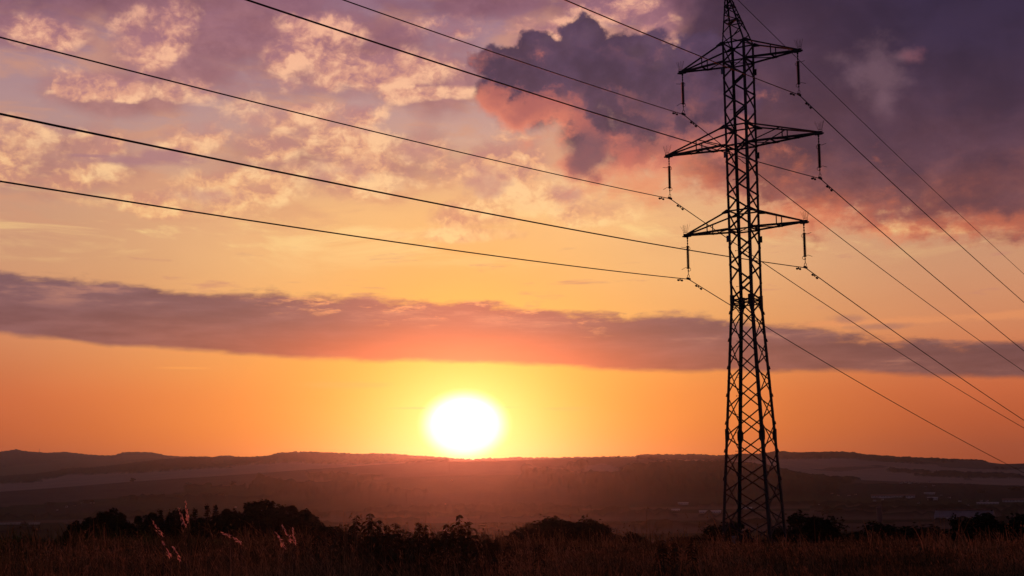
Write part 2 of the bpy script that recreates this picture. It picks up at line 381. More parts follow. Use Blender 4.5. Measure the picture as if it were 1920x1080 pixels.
class MB:                        # collects boxes, bars, tubes and faces, then becomes ONE mesh object
    def __init__(s): s.v = []; s.f = []
    def add(s, vs, fs):
        n = len(s.v); s.v += [tuple(v) for v in vs]; s.f += [tuple(i + n for i in f) for f in fs]
    def obox(s, c, ax, ay, az):
        """box: centre and three half-axis vectors"""
        c, ax, ay, az = Vector(c), Vector(ax), Vector(ay), Vector(az)
        vs = [c + ax * i + ay * j + az * k for k in (-1, 1) for j in (-1, 1) for i in (-1, 1)]
        s.add(vs, [(0, 2, 3, 1), (4, 5, 7, 6), (0, 1, 5, 4), (2, 6, 7, 3), (0, 4, 6, 2), (1, 3, 7, 5)])
    def box(s, c, h): s.obox(c, (h[0], 0, 0), (0, h[1], 0), (0, 0, h[2]))
    def bar(s, a, b, w, t, nrm):
        """flat bar from a to b, width w in the plane square to nrm, thickness t along nrm"""
        a, b, nrm = Vector(a), Vector(b), Vector(nrm)
        d = (b - a).normalized(); n = (nrm - d * nrm.dot(d)).normalized(); u = d.cross(n)
        s.obox((a + b) / 2, d * ((b - a).length / 2), u * (w / 2), n * (t / 2))
    def angle(s, a, b, u, v, w, t):
        """L-section from a to b, flanges of width w along u and along v"""
        a, b, u, v = Vector(a), Vector(b), Vector(u).normalized(), Vector(v).normalized()
        d = (b - a).normalized(); hl = d * ((b - a).length / 2); c = (a + b) / 2
        s.obox(c + u * (w / 2) + v * (t / 2), hl, u * (w / 2), v * (t / 2))
        s.obox(c + v * (w / 2 + t / 2) + u * (t / 2), hl, v * (w / 2 - t / 2), u * (t / 2))
    def tube(s, pts, r, n=6, caps=True):
        pts = [Vector(p) for p in pts]; rs = r if isinstance(r, (list, tuple)) else [r] * len(pts)
        ring = []; d0 = (pts[1] - pts[0]).normalized()
        u = d0.orthogonal().normalized()
        for i, p in enumerate(pts):
            d = (pts[min(i + 1, len(pts) - 1)] - pts[max(i - 1, 0)])
            d = d.normalized() if d.length > 1e-9 else d0
            u = (u - d * u.dot(d)).normalized(); w = d.cross(u)
            ring += [p + (u * math.cos(2 * math.pi * k / n) + w * math.sin(2 * math.pi * k / n)) * rs[i] for k in range(n)]
        fs = [(i * n + k, i * n + (k + 1) % n, (i + 1) * n + (k + 1) % n, (i + 1) * n + k) for i in range(len(pts) - 1) for k in range(n)]
        if caps: fs += [tuple(range(n - 1, -1, -1)), tuple((len(pts) - 1) * n + k for k in range(n))]
        s.add(ring, fs)
    def plate(s, poly, nrm, t):
        nrm = Vector(nrm).normalized() * (t / 2); n = len(poly)
        vs = [Vector(p) + nrm for p in poly] + [Vector(p) - nrm for p in poly]
        s.add(vs, [tuple(range(n)), tuple(range(2 * n - 1, n - 1, -1))] + [(i, n + i, n + (i + 1) % n, (i + 1) % n) for i in range(n)])
    def build(s, name, m, parent=None, origin=(0, 0, 0), smooth_=False):
        o = Vector(origin)
        me = bpy.data.meshes.new(name)
        me.from_pydata([(v[0] - o.x, v[1] - o.y, v[2] - o.z) for v in s.v], [], s.f)
        bm = bmesh.new(); bm.from_mesh(me); bmesh.ops.recalc_face_normals(bm, faces=bm.faces); bm.to_mesh(me); bm.free()
        return link(name, me, m, parent, (0, 0, 0) if parent else origin, smooth_)
def link(name, me, m, parent=None, loc=(0, 0, 0), smooth_=False):
    if m and not me.materials: me.materials.append(m)
    if smooth_: me.polygons.foreach_set('use_smooth', [True] * len(me.polygons))
    ob = bpy.data.objects.new(name, me); C.objects.link(ob); ob.location = loc
    if parent: ob.parent = parent
    return ob
def np_mesh(name, V, Fq):
    """mesh from vertex array (n,3) and face array (m,k), all faces k-sided"""
    me = bpy.data.meshes.new(name); k = Fq.shape[1]
    me.vertices.add(len(V)); me.vertices.foreach_set('co', np.ascontiguousarray(V, dtype=np.float32).ravel())
    me.loops.add(Fq.size); me.loops.foreach_set('vertex_index', np.ascontiguousarray(Fq, dtype=np.int32).ravel())
    me.polygons.add(len(Fq)); me.polygons.foreach_set('loop_start', np.arange(0, Fq.size, k, dtype=np.int32))
    me.update(calc_edges=True)
    return me
def empty(name, label, cat, loc=(0, 0, 0), group=None):
    o = bpy.data.objects.new(name, None); C.objects.link(o); o.location = loc
    return tag(o, label, cat, group)
def tag(o, label, cat, group=None):
    o['label'] = label; o['category'] = cat
    if group: o['group'] = group
    return o
def dup(root, loc, label=None, scale=None, rz=None):
    r = root.copy(); C.objects.link(r); r.location = loc
    if label: r['label'] = label
    if scale: r.scale = scale
    if rz is not None: r.rotation_euler = (0, 0, rz)
    for ch in list(root.children):
        c = ch.copy(); C.objects.link(c); c.parent = r
        for g in list(ch.children):
            d = g.copy(); C.objects.link(d); d.parent = c
    return r

# ------------------------------------------------------------------ terrain
def hor(x): return sk(x, 905)
R1 = [(-900, 930), (-200, 926), (0, 922), (100, 915), (240, 903.5), (330, 897.5), (400, 893), (480, 887.5), (560, 881.5), (650, 875.5), (720, 870.5), (800, 867), (860, 865.2), (920, 864.4), (1000, 862.6),
      (1050, 860.6), (1100, 858.6), (1130, 858), (1165, 859), (1200, 861.5), (1240, 865.5), (1290, 868), (1330, 867.5), (1358, 866), (1400, 871.5), (1440, 879), (1470, 884), (1500, 890), (1540, 896.5), (1580, 899), (1640, 901), (1720, 904), (1920, 912), (2400, 915)]
R2 = [(-900, 890), (0, 896), (60, 891), (100, 887), (125, 880.5), (170, 880), (200, 877.5), (262, 869), (300, 864.5), (350, 861), (400, 860), (480, 859.3), (505, 858), (520, 852.8), (550, 850.8), (580, 850.5), (620, 851.8),
      (675, 855), (688, 854), (700, 853.2), (750, 855.6), (790, 859.4), (830, 861.6), (870, 864.5), (900, 864), (930, 862), (970, 860.5), (1010, 861.5), (1060, 861), (1120, 860), (1190, 858.5), (1210, 856), (1260, 855), (1320, 855.6), (1342, 857.6), (1360, 856.4),
      (1380, 854.2), (1420, 854), (1440, 852.2), (1450, 850), (1500, 851), (1560, 850), (1600, 851.5), (1620, 855), (1660, 857), (1700, 859.6), (1760, 862.2), (1820, 863.8), (1850, 866.5), (1880, 870), (1920, 869), (2400, 862)]
R3 = [(-900, 846), (0, 849.5), (30, 846), (50, 849), (85, 851.3), (110, 851.2), (117, 849.8), (170, 855), (195, 856), (215, 856), (230, 851.2), (255, 850.5), (285, 851.2), (310, 857), (340, 859), (400, 860.4), (418, 858.6), (430, 857.8), (442, 860), (480, 861), (560, 866), (2400, 880)]
def crest(pts, azs):
    q = np.array([sk(x, y) for x, y in pts]); i = np.argsort(q[:, 0])
    return np.interp(azs, q[i, 0], q[i, 1])
def vnoise(x, y, seed=0):
    """smooth value noise on arrays"""
    xi, yi = np.floor(x).astype(np.int64), np.floor(y).astype(np.int64)
    fx, fy = x - xi, y - yi; fx = fx * fx * (3 - 2 * fx); fy = fy * fy * (3 - 2 * fy)
    def h(a, b):
        n = (a * 374761393 + b * 668265263 + seed * 974711) & 0x7fffffff
        n = ((n ^ (n >> 13)) * 1274126177) & 0x7fffffff
        return ((n ^ (n >> 16)) & 0xffff) / 65535.0
    return (h(xi, yi) * (1 - fx) + h(xi + 1, yi) * fx) * (1 - fy) + (h(xi, yi + 1) * (1 - fx) + h(xi + 1, yi + 1) * fx) * fy
def fbm(x, y, o=4, seed=0):
    s = 0; a = .5; t = 0
    for k in range(o): s = s + a * vnoise(x * 2 ** k, y * 2 ** k, seed + k); t += a; a *= .5
    return s / t
NEAR_D = np.array([0, 10, 24, 42, 55, 65, 80, 110, 200, 400, 700, 1000, 1500, 2200.])
NEAR_Z = np.array([-1.62, -1.66, -1.76, -2.02, -2.52, -2.95, -3.9, -6.4, -17, -32, -40, -42, -42, -38.])
D1, DT, D2, DT2, D3 = 3000., 3700., 5200., 6400., 8800.
def heights(azs, ds):
    """terrain height relative to the camera, (len(azs), len(ds))"""
    e1, e2, e3 = (np.tan(np.radians(crest(R, azs))) for R in (R1, R2, R3))
    far = np.clip((np.abs(azs) - 30) / 40, 0, 1)
    gen = math.tan(math.radians(.6)) + 0 * e1
    e1 = e1 * (1 - far) + (gen - .004) * far; e2 = e2 * (1 - far) + gen * far; e3 = e3 * (1 - far) + (gen + .001) * far
    et = e1 + np.where(e2 > e1 + .0012, .12 * (e2 - e1), -.002)
    em = np.where(e2 > e1 + .0012, e1 + .62 * (e2 - e1), e2 - .0035)
    et2 = np.where(e3 > e2, e2 + .15 * (e3 - e2) - .001, e2 - .004)
    K = np.concatenate([NEAR_D, [2620, D1, 3200, DT, 4600, D2, 5600, DT2, D3, 10000, 11000]])
    Zk = np.zeros((len(azs), len(K)))
    Zk[:, :len(NEAR_D)] = NEAR_Z
    tilt = np.interp(azs, [-60, -20, -8, 2, 10, 20, 60], [.80, .80, .86, .98, 1.0, .97, .97])
    Zk[:, 3:8] *= tilt[:, None]; Zk[:, 2] *= (1 + tilt) / 2
    n = len(NEAR_D)
    z1, z2, z3 = e1 * D1, e2 * D2, e3 * D3
    Zk[:, n] = -38 + .62 * (z1 + 38); Zk[:, n + 1] = z1; Zk[:, n + 2] = np.where(e2 > e1 + .0012, e1 * 3200 - 1.0, e1 * 3200 - 9)
    Zk[:, n + 3] = et * DT; Zk[:, n + 4] = em * 4600; Zk[:, n + 5] = z2; Zk[:, n + 6] = e2 * 5600 - 12
    Zk[:, n + 7] = et2 * DT2; Zk[:, n + 8] = z3; Zk[:, n + 9] = z3 - 80; Zk[:, n + 10] = -55
    # monotone cubic along distance
    h = np.diff(K); dl = np.diff(Zk, axis=1) / h
    m = np.zeros_like(Zk); m[:, 0] = dl[:, 0]; m[:, -1] = dl[:, -1]
    a, b = dl[:, :-1], dl[:, 1:]
    m[:, 1:-1] = np.where(a * b > 0, 2 * a * b / np.where(np.abs(a + b) < 1e-9, 1e-9, a + b), 0)
    i = np.clip(np.searchsorted(K, ds, side='right') - 1, 0, len(K) - 2)
    t = (ds - K[i]) / h[i]
    h00, h10, h01, h11 = 2 * t**3 - 3 * t**2 + 1, t**3 - 2 * t**2 + t, -2 * t**3 + 3 * t**2, t**3 - t**2
    return h00 * Zk[:, i] + h10 * h[i] * m[:, i] + h01 * Zk[:, i + 1] + h11 * h[i] * m[:, i + 1]
def ground_z(x, y):
    a = np.array([math.degrees(math.atan2(x, y))]); return float(heights(a, np.array([math.hypot(x, y)]))[0, 0]) + CAMZ

_GA, _GD = np.arange(-24, 24.1, .5), np.concatenate([[0.5], np.geomspace(2, 130, 70)])
_GH = heights(_GA, _GD)
def ground_np(x, y):
    a = np.degrees(np.arctan2(x, y)); d = np.hypot(x, y)
    i = np.clip(((a + 24) / .5).astype(int), 0, len(_GA) - 2); fa = np.clip((a - _GA[i]) / .5, 0, 1)
    j = np.clip(np.searchsorted(_GD, d) - 1, 0, len(_GD) - 2); fd = np.clip((d - _GD[j]) / (_GD[j + 1] - _GD[j]), 0, 1)
    return ((_GH[i, j] * (1 - fa) + _GH[i + 1, j] * fa) * (1 - fd) + (_GH[i, j + 1] * (1 - fa) + _GH[i + 1, j + 1] * fa) * fd) + CAMZ

FIELD_GREEN, FIELD_PALE, FIELD_BROWN, WOOD, TOWN = 0, 1, 2, 3, 4
def poly_mask(px, py, pts):
    ins = np.zeros(px.shape, bool); n = len(pts)
    for i in range(n):
        x1, y1 = pts[i]; x2, y2 = pts[(i + 1) % n]
        c = ((y1 > py) != (y2 > py)) & (px < (x2 - x1) * (py - y1) / ((y2 - y1) if y2 != y1 else 1e-9) + x1)
        ins ^= c
    return ins
def build_terrain():
    fine = np.arange(-21.5, 21.51, 0.036)
    azs = np.concatenate([np.arange(-180, -21.6, 4.0), fine, np.arange(24, 180, 4.0)])
    ds = np.concatenate([[0.5], np.geomspace(3, 150, 60), np.geomspace(160, 2400, 90), np.arange(2430, 5700, 26.0), np.arange(5760, 9200, 60.0), [9600, 10500, 11000]])
    H = heights(azs, ds)
    a = np.radians(azs)[:, None]; X = np.sin(a) * ds; Y = np.cos(a) * ds
    # where each vertex lies, as bearing and elevation, to lay out the woods and fields on the hillsides
    el = np.degrees(np.arctan2(H, ds[None, :])); A2 = np.broadcast_to(azs[:, None], el.shape)
    PX = 960 + F_PX * np.tan(np.radians(A2)) * (1 + 0.0); HOR = 905 - (PX - 960) * math.tan(math.radians(.6207))
    PY = HOR - F_PX * np.tan(np.radians(el))
    Dm = np.broadcast_to(ds[None, :], el.shape)
    jx = (fbm(X / 130, Y / 130, 3, 5) - .5); jy = (fbm(X / 110, Y / 110, 3, 9) - .5)
    QX = PX + jx * 26; QY = PY + jy * 7
    cov = np.zeros(el.shape, np.float32)
    # patchwork of fields
    f = vnoise(X / 420 + jx * .5, Y / 520, 3); cov = np.where(f > .62, 1, np.where(f < .33, 2, 0)).astype(np.float32)
    z1 = (Dm > 2250) & (Dm < 3150); z2 = (Dm >= 3150) & (Dm < 5600); z3 = Dm >= 5600
    c1 = np.interp(A2, *np.array(sorted(sk(x, y) for x, y in R1)).T); c2 = np.interp(A2, *np.array(sorted(sk(x, y) for x, y in R2)).T)
    b2 = (c2 - el) * 46.4; b1 = (c1 - el) * 46.4      # px under each crest
    def put_(zone, pts, v):
        cov[zone & poly_mask(QX, QY, pts)] = v
    # hill behind: wooded tops over pale fields
    cov[z2] = 1
    n2 = fbm(X / 300, Y / 300, 3, 21)
    cov[z2 & (b2 < 5 + 9 * n2)] = 3
    put_(z2, [(0, 888), (130, 878), (270, 868), (500, 866), (420, 880), (290, 888), (100, 892), (0, 897)], 3)
    put_(z2, [(-60, 895), (70, 897), (85, 906), (0, 909), (-60, 910)], 3)
    put_(z2, [(500, 850), (700, 850), (760, 858), (860, 866), (640, 872), (560, 868), (480, 872)], 3)
    put_(z2, [(1180, 850), (1360, 850), (1500, 846), (1640, 850), (1760, 858), (1700, 866), (1600, 860), (1480, 862), (1330, 862), (1200, 862)], 3)
    put_(z2, [(1650, 878), (1740, 884), (1735, 889), (1660, 885)], 3)
    put_(z2, [(1700, 866), (1930, 868), (1930, 882), (1830, 882), (1740, 874)], 2)
    put_(z2, [(1760, 886), (1930, 893), (1930, 900), (1800, 898), (1700, 893)], 3)
    put_(z2, [(1500, 880), (1640, 872), (1650, 876), (1560, 884)], 2)
    cov[z3] = np.where(fbm(X / 700, Y / 700, 3, 31) > .47, 3, 0)[z3]
    # the near hillside
    cov[z1] = 0
    cov[z1 & (b1 < 26)] = 2
    n1 = fbm(X / 240, Y / 240, 4, 41)
    put_(z1, [(570, 887), (640, 889), (712, 893), (690, 901), (620, 902), (575, 896)], 3)
    put_(z1, [(480, 893), (540, 904), (650, 905), (730, 912), (725, 918), (800, 922), (800, 930), (470, 934), (470, 914)], 3)
    put_(z1, [(345, 912), (480, 913), (520, 926), (440, 935), (360, 930)], 0)
    put_(z1, [(60, 948), (140, 941), (200, 946), (260, 950), (240, 966), (60, 966)], 4)
    put_(z1, [(350, 910.5), (480, 913), (480, 915.5), (350, 912.5)], 3)
    put_(z1, [(230, 931), (480, 932), (480, 937), (240, 935)], 3)
    put_(z1, [(740, 930), (1300, 905), (1300, 960), (700, 970)], 4)
    put_(z1, [(980, 873), (1070, 890), (1150, 880), (1240, 868), (1300, 866), (1480, 880), (1600, 898), (1580, 930), (1240, 930), (1080, 920), (960, 905)], 3)
    put_(z1, [(1095, 872), (1130, 870), (1160, 882), (1140, 890), (1090, 885)], 1)
    put_(z1, [(1060, 869), (1100, 868), (1100, 879), (1070, 880)], 3)
    put_(z1, [(1560, 906), (1920, 908), (1940, 934), (1560, 934)], 4)
    mid = (Dm > 600) & (Dm <= 2250)
    cov[mid & (fbm(X / 160, Y / 90, 3, 51) > .56)] = 3
    cov[mid & (cov != 3)] = np.where(vnoise(X / 300, Y / 160, 8) > .5, 0, 2)[mid & (cov != 3)]
    cov[Dm <= 600] = 0
    # woods and gardens stand above the fields
    bump = .5 * fbm(X / 45, Y / 60, 2, 61) + .5 * vnoise(X / 7, Y / 30, 65)
    wood = (cov == 3) & (Dm > 600)
    H = H + np.where(wood, 3.0 + 14.0 * (bump - .4), 0) * np.clip((Dm - 600) / 800, .35, 1) + np.where((cov == 4), 5 * (bump - .4), 0)
    H = H + (fbm(X / 9, Y / 9, 3, 71) - .5) * .18 * np.clip(Dm / 30, 0, 1) * (Dm < 300)
    na, nd = H.shape
    V = np.stack([X, Y, H + CAMZ], -1).reshape(-1, 3)
    i = np.arange(na)[:, None]; j = np.arange(nd - 1)[None, :]; i2 = (i + 1) % na
    Fq = np.stack([i * nd + j, i2 * nd + j, i2 * nd + j + 1, i * nd + j + 1], -1).reshape(-1, 4)
    V = np.vstack([V, [[0, 0, -1.6 + CAMZ]]])
    me = np_mesh('ground', V, Fq)
    pal = np.array([(.040, .042, .022), (.290, .220, .175), (.120, .085, .066), (.012, .013, .009), (.034, .032, .028)])
    ci = cov.astype(int)
    # soften the edges of the land cover over one vertex
    colr = pal[ci]
    colr = (colr + np.roll(colr, 1, 0) + np.roll(colr, -1, 0)) / 3
    colr = colr * (0.8 + .4 * fbm(X / 60, Y / 60, 3, 81))[..., None]
    cc = np.ones((len(V), 4), np.float32); cc[:-1, :3] = colr.reshape(-1, 3)
    at_ = me.color_attributes.new('land_cover', 'FLOAT_COLOR', 'POINT'); at_.data.foreach_set('color', cc.ravel())
    m, nt, b = new_mat('land')
    ac = nt.nodes.new('ShaderNodeVertexColor'); ac.layer_name = 'land_cover'
    tc = nt.nodes.new('ShaderNodeTexCoord')
    nz = nt.nodes.new('ShaderNodeTexNoise'); nz.inputs['Scale'].default_value = .08; nz.inputs['Detail'].default_value = 8
    nt.links.new(tc.outputs['Object'], nz.inputs['Vector'])
    rp = nt.nodes.new('ShaderNodeValToRGB'); rp.color_ramp.elements[0].color = (.6, .6, .6, 1); rp.color_ramp.elements[1].color = (1.25, 1.2, 1.15, 1)
    nt.links.new(nz.outputs[0], rp.inputs[0])
    mm = nt.nodes.new('ShaderNodeMix'); mm.data_type = 'RGBA'; mm.blend_type = 'MULTIPLY'; mm.inputs[0].default_value = 1
    nt.links.new(ac.outputs[0], mm.inputs[6]); nt.links.new(rp.outputs[0], mm.inputs[7])
    nt.links.new(mm.outputs[2], b.inputs['Base Color']); b.inputs['Roughness'].default_value = 1; b.inputs['Specular IOR Level'].default_value = 0
    o = link('ground', me, m, smooth_=True); o['kind'] = 'structure'
build_terrain()

# ------------------------------------------------------------------ pylon
STEEL = mat_plain('weathered steel', (.022, .019, .020), (.048, .040, .040), 8, .65, .35)
ENAMEL = mat_plain('enamel plate', (.10, .10, .13), (.14, .14, .17), 5, .5)
GLAZE = mat_plain('brown glazed porcelain', (.040, .018, .012), (.055, .026, .018), 9, .5)
ALU = mat_plain('dull aluminium wire', (.050, .040, .034), (.075, .058, .048), 20, .6, .2)
BX, BY = 10.6817, 64.1163
ARM = Vector((0.831729, -0.555182, 0)); LINE = Vector((0.555182, 0.831729, 0)); ZUP = Vector((0, 0, 1))
P0 = Vector((BX, BY, 0))
ZW, Z1B, Z1T, Z2B, Z2T, Z3B, Z3T = (z + CAMZ for z in (8.128, 11.374, 12.246, 15.319, 16.236, 19.294, 20.203))
ZAP = 22.95 + CAMZ
ARML = {1: 2.898, 2: 3.756, 3: 2.922}
def half(z):
    if z >= ZW:
        t = (z - ZW) / (Z3T - ZW); return .542 + .019 * t, .554 - .010 * t
    t = (z - ZW) / (0.0 - ZW); return .542 + .624 * t, .554 + .312 * t
def corner(sa, sl, z):
    a, b = half(z); return P0 + ARM * (a * sa) + LINE * (b * sl) + ZUP * z
CORN = {'L': (-1, -1), '2': (-1, 1), '3': (1, -1), 'R': (1, 1)}
FACES = {'left': ('2', 'L', -ARM), 'front': ('L', '3', -LINE), 'right': ('3', 'R', ARM), 'back': ('R', '2', LINE)}
def build_pylon():
    T = empty('lattice_pylon', 'tall dark steel lattice pylon carrying power lines over the field', 'pylon', P0)
    T['label'] = 'tall dark steel lattice pylon with three crossarms standing in the grass field'
    def done(mb, name, m=STEEL, parent=T):
        return mb.build(name, m, parent, origin=P0)
    # legs: L-sections, splayed below the waist
    for k, (sa, sl) in CORN.items():
        mb = MB()
        u, v = ARM * -sa, LINE * -sl
        mb.angle(corner(sa, sl, -1.0), corner(sa, sl, ZW), u, v, .130, .018)
        mb.angle(corner(sa, sl, ZW), corner(sa, sl, Z2B), u, v, .118, .016)
        mb.angle(corner(sa, sl, Z2B), corner(sa, sl, Z3T), u, v, .104, .014)
        # splice plates near the foot and at the waist
        zc = 2.0 + CAMZ
        for d, w in ((u, v), (v, u)):
            c0 = corner(sa, sl, zc) - w * .012
            mb.plate([c0 + d * x_ + ZUP * z_ for x_, z_ in ((-.01, -.34), (.10, -.33), (.19, -.16), (.19, .16), (.12, .28), (-.01, .29))], w, .014)
            c0 = corner(sa, sl, ZW) - w * .012
            mb.plate([c0 + d * x_ + ZUP * z_ for x_, z_ in ((-.01, -.55), (.12, -.50), (.21, -.12), (.21, .20), (.12, .22), (-.01, .22))], w, .014)
        # little outstanding bolts plates at the bracing nodes
        for n_ in range(7):
            z = 7.52 + CAMZ - 1.2465 * n_
            q = corner(sa, sl, z); o_ = (ARM * sa)
            mb.plate([q + o_ * x_ + ZUP * z_ for x_, z_ in ((-.05, -.05), (.055, -.05), (.01, .10), (-.05, .12))], LINE, .05)
        done(mb, 'leg')
    # Warren bracing of the shaft
    lv = [ZW + (Z1B - ZW) * k / 4 for k in range(4)] + [Z1B] + [Z1T + (Z2B - Z1T) * k / 4 for k in range(4)] + [Z2B] + [Z2T + (Z3B - Z2T) * k / 4 for k in range(4)] + [Z3B, Z3T]
    Anode = {'left': 'L', 'front': '3', 'right': 'R', 'back': '2'}
    for fn, (p, q, nrm) in FACES.items():
        a_ = Anode[fn]; b_ = q if a_ == p else p
        mb = MB()
        for k in range(len(lv) - 1):
            s0 = b_ if k % 2 == 0 else a_; s1 = a_ if k % 2 == 0 else b_
            A_, B_ = corner(*CORN[s0], lv[k]), corner(*CORN[s1], lv[k + 1])
            off = nrm * (-.012)
            mb.bar(A_ + off, B_ + off, .082 if lv[k] < Z3B - .1 else .072, .035, nrm)
            # gusset where they meet
            mb.plate([A_ + off * 2 + (B_ - A_).normalized() * .02 + x_ for x_ in ((A_ - B_).normalized() * .05, ZUP * .07 + (B_ - A_).normalized() * .1, (B_ - A_).normalized() * .22, ZUP * -.06 + (B_ - A_).normalized() * .1)], nrm, .012)
        for z in (ZW, Z1B, Z1T, Z2B, Z2T, Z3B, Z3T):
            mb.bar(corner(*CORN[p], z) - nrm * .03, corner(*CORN[q], z) - nrm * .03, .07, .03, nrm)
        if True:
            z = ZW - .17
            mb.bar(corner(*CORN[p], z) - nrm * .03, corner(*CORN[q], z) - nrm * .03, .055, .03, nrm)
        done(mb, 'shaft_bracing')
        # crossed bracing of the splayed foot, staggered by half a panel from face to face
        mb = MB()
        nub = [7.52 + CAMZ - 1.2465 * k for k in range(10)]
        hf = [6.946 + CAMZ - 1.2465 * k for k in range(9)]
        zs = nub if fn in ('left', 'right') else [ZW] + hf
        for k in range(len(zs) - 1):
            for s0, s1, o_ in ((p, q, .010), (q, p, .026)):
                A_, B_ = corner(*CORN[s0], zs[k]), corner(*CORN[s1], zs[k + 1])
                mb.bar(A_ - nrm * o_, B_ - nrm * o_, .066 if fn in ('left', 'right') else .058, .016, nrm)
        if fn in ('left', 'right'):
            mb.bar(corner(*CORN[p], ZW) - nrm * .01, corner(*CORN[q], nub[0]) - nrm * .01, .05, .013, nrm)
            mb.bar(corner(*CORN[q], ZW) - nrm * .026, corner(*CORN[p], nub[0]) - nrm * .026, .05, .013, nrm)
        done(mb, 'foot_bracing')
    # floor braces at waist and arms (plan diagonals)
    for z in (ZW, Z1B, Z2B, Z3B):
        mb = MB()
        mb.bar(corner(-1, -1, z), corner(1, 1, z), .05, .02, ZUP); mb.bar(corner(1, -1, z + .03), corner(-1, 1, z + .03), .05, .02, ZUP)
        done(mb, 'plan_bracing')
    # three pairs of crossarms
    for n_, zb, zt in ((1, Z1B, Z1T), (2, Z2B, Z2T), (3, Z3B, Z3T)):
        for s in (-1, 1):
            mb = MB()
            tip = P0 + ARM * (s * ARML[n_]) + ZUP * (zb + .06)
            bb = {sl: corner(s, sl, zb) for sl in (-1, 1)}; tt = {sl: corner(s, sl, zt) for sl in (-1, 1)}
            tl = {sl: tip + LINE * (sl * .05) for sl in (-1, 1)}
            P_ = lambda d, sl, f_: d[sl] + (tl[sl] - d[sl]) * f_
            for sl in (-1, 1):
                nr = LINE * sl
                mb.angle(bb[sl], tl[sl] - ZUP * .04, ZUP, LINE * -sl, .09, .014)
                mb.bar(tt[sl], tl[sl] + ZUP * .05, .066, .05, nr)
                # gusset at the body
                q = tt[sl]
                mb.plate([q + ARM * (s * x_) + ZUP * z_ for x_, z_ in ((-.12, -.10), (-.10, .05), (.05, .08), (.30, -.06), (.28, -.13))], nr, .03)
                mb.bar(P_(tt, sl, .5), P_(bb, sl, .5), .045, .025, nr)
                if n_ == 2: mb.bar(bb[sl], P_(tt, sl, .46), .045, .025, nr)
            fr = (.33, .67) if n_ == 2 else (.5,)
            for f_ in fr:
                mb.bar(P_(bb, -1, f_) - LINE * .06, P_(bb, 1, f_) + LINE * .06, .055, .05, ZUP)
                e_ = P_(bb, 1, f_); d_ = (tl[1] - bb[1]).normalized()
                mb.bar(e_ - d_ * .22, e_ + d_ * .12, .10, .03, ZUP)
            mb.bar(bb[-1], P_(bb, 1, fr[0]), .05, .03, ZUP)
            if n_ == 2: mb.bar(P_(bb, -1, .33), P_(bb, 1, .67), .05, .03, ZUP)
            # tip casting
            mb.obox(tip, ARM * .17, LINE * .075, ZUP * .075)
            mb.obox(tip + ARM * (s * .20) - ZUP * .03, ARM * .05, LINE * .03, ZUP * .03)
            a_ = done(mb, 'crossarm')
            # bird deterrent: a little frame with a fan of wires
            mb = MB()
            mb.tube([tip + ARM * (s * x_) + ZUP * z_ for x_, z_ in ((.0, .07), (.0, .15), (.19, .15), (.19, .05))], .010, 5)
            for k in range(9):
                t = (k - 4) / 4; w = random.uniform(-.12, .12)
                mb.tube([tip + ARM * (s * .09 + t * .09) + ZUP * .14, tip + ARM * (s * .09 + t * .235) + LINE * w + ZUP * (.50 + random.uniform(-.05, .06))], .0055, 4)
            mb.build('bird_spike', STEEL, a_, origin=P0)
    # peak carrying the earth wire, leaning over the left face
    apex = P0 + ARM * -.50 + ZUP * ZAP
    top = {k: apex + ARM * (sa * .045) + LINE * (sl * .05) for k, (sa, sl) in CORN.items()}
    pk = lambda k, f_: corner(*CORN[k], Z3T) + (top[k] - corner(*CORN[k], Z3T)) * f_
    mb = MB()
    for k, (sa, sl) in CORN.items():
        mb.angle(pk(k, 0), pk(k, 1), ARM * -sa, LINE * -sl, .064, .012)
    fr = [0, .40, .68, .86, 1.0]
    for fn, (p, q, nrm) in FACES.items():
        for i_ in range(len(fr) - 1):
            mb.bar(pk(p, fr[i_ + 1]), pk(q, fr[i_ + 1]), .05, .025, nrm)
            m_ = (fr[i_] + fr[i_ + 1]) / 2 - .02
            s0, s1 = (p, q) if i_ % 2 == 0 else (q, p)
            mb.bar(pk(s0, fr[i_]), pk(s1, m_), .046, .024, nrm); mb.bar(pk(s1, m_), pk(s0, fr[i_ + 1]), .046, .024, nrm)
    mb.bar(pk('3', .40), pk('2', .44), .14, .05, ZUP)
    mb.obox(apex + ZUP * .05, ARM * .08, LINE * .10, ZUP * .05)
    done(mb, 'peak')
    # small number plates under each pair of arms
    for zb in (Z1B, Z2B, Z3B):
        for sa, sl, m_ in ((-1, -1, ENAMEL), (1, 1, STEEL)):
            mb = MB(); q = corner(sa, sl, zb - .42) + ARM * (sa * .035)
            mb.obox(q, ARM * .055, LINE * .012, ZUP * .15)
            mb.obox(q + ZUP * .13 + ARM * (-sa * .06), ARM * .05, LINE * .008, ZUP * .012)
            done(mb, 'plate', m_)
    # step bolts up one leg, to either side in turn
    st = MB(); st.tube([(0, 0, 0), (-.17 * ARM.x, -.17 * ARM.y, 0)], .009, 5); st.box((-.17 * ARM.x, -.17 * ARM.y, 0), (.013, .013, .024))
    first = None
    for k in range(44):
        z = 2.9 + .42 * k
        if z > Z3B: break
        d = ARM * -1 if k % 2 == 0 else LINE * 1
        q = corner(-1, 1, z)
        if first is None:
            first = st.build('step_bolt', STEEL, T); o = first
        else:
            o = first.copy(); C.objects.link(o); o.parent = T
        o.location = q - P0; o.rotation_euler = (0, 0, 0 if k % 2 == 0 else math.atan2(-ARM.x * 0 + LINE.y, LINE.x) - math.atan2(-ARM.y, -ARM.x))
    return apex
CONC = mat_plain('weathered concrete', (.16, .15, .14), (.24, .22, .20), 5, .9)
APEX = build_pylon()

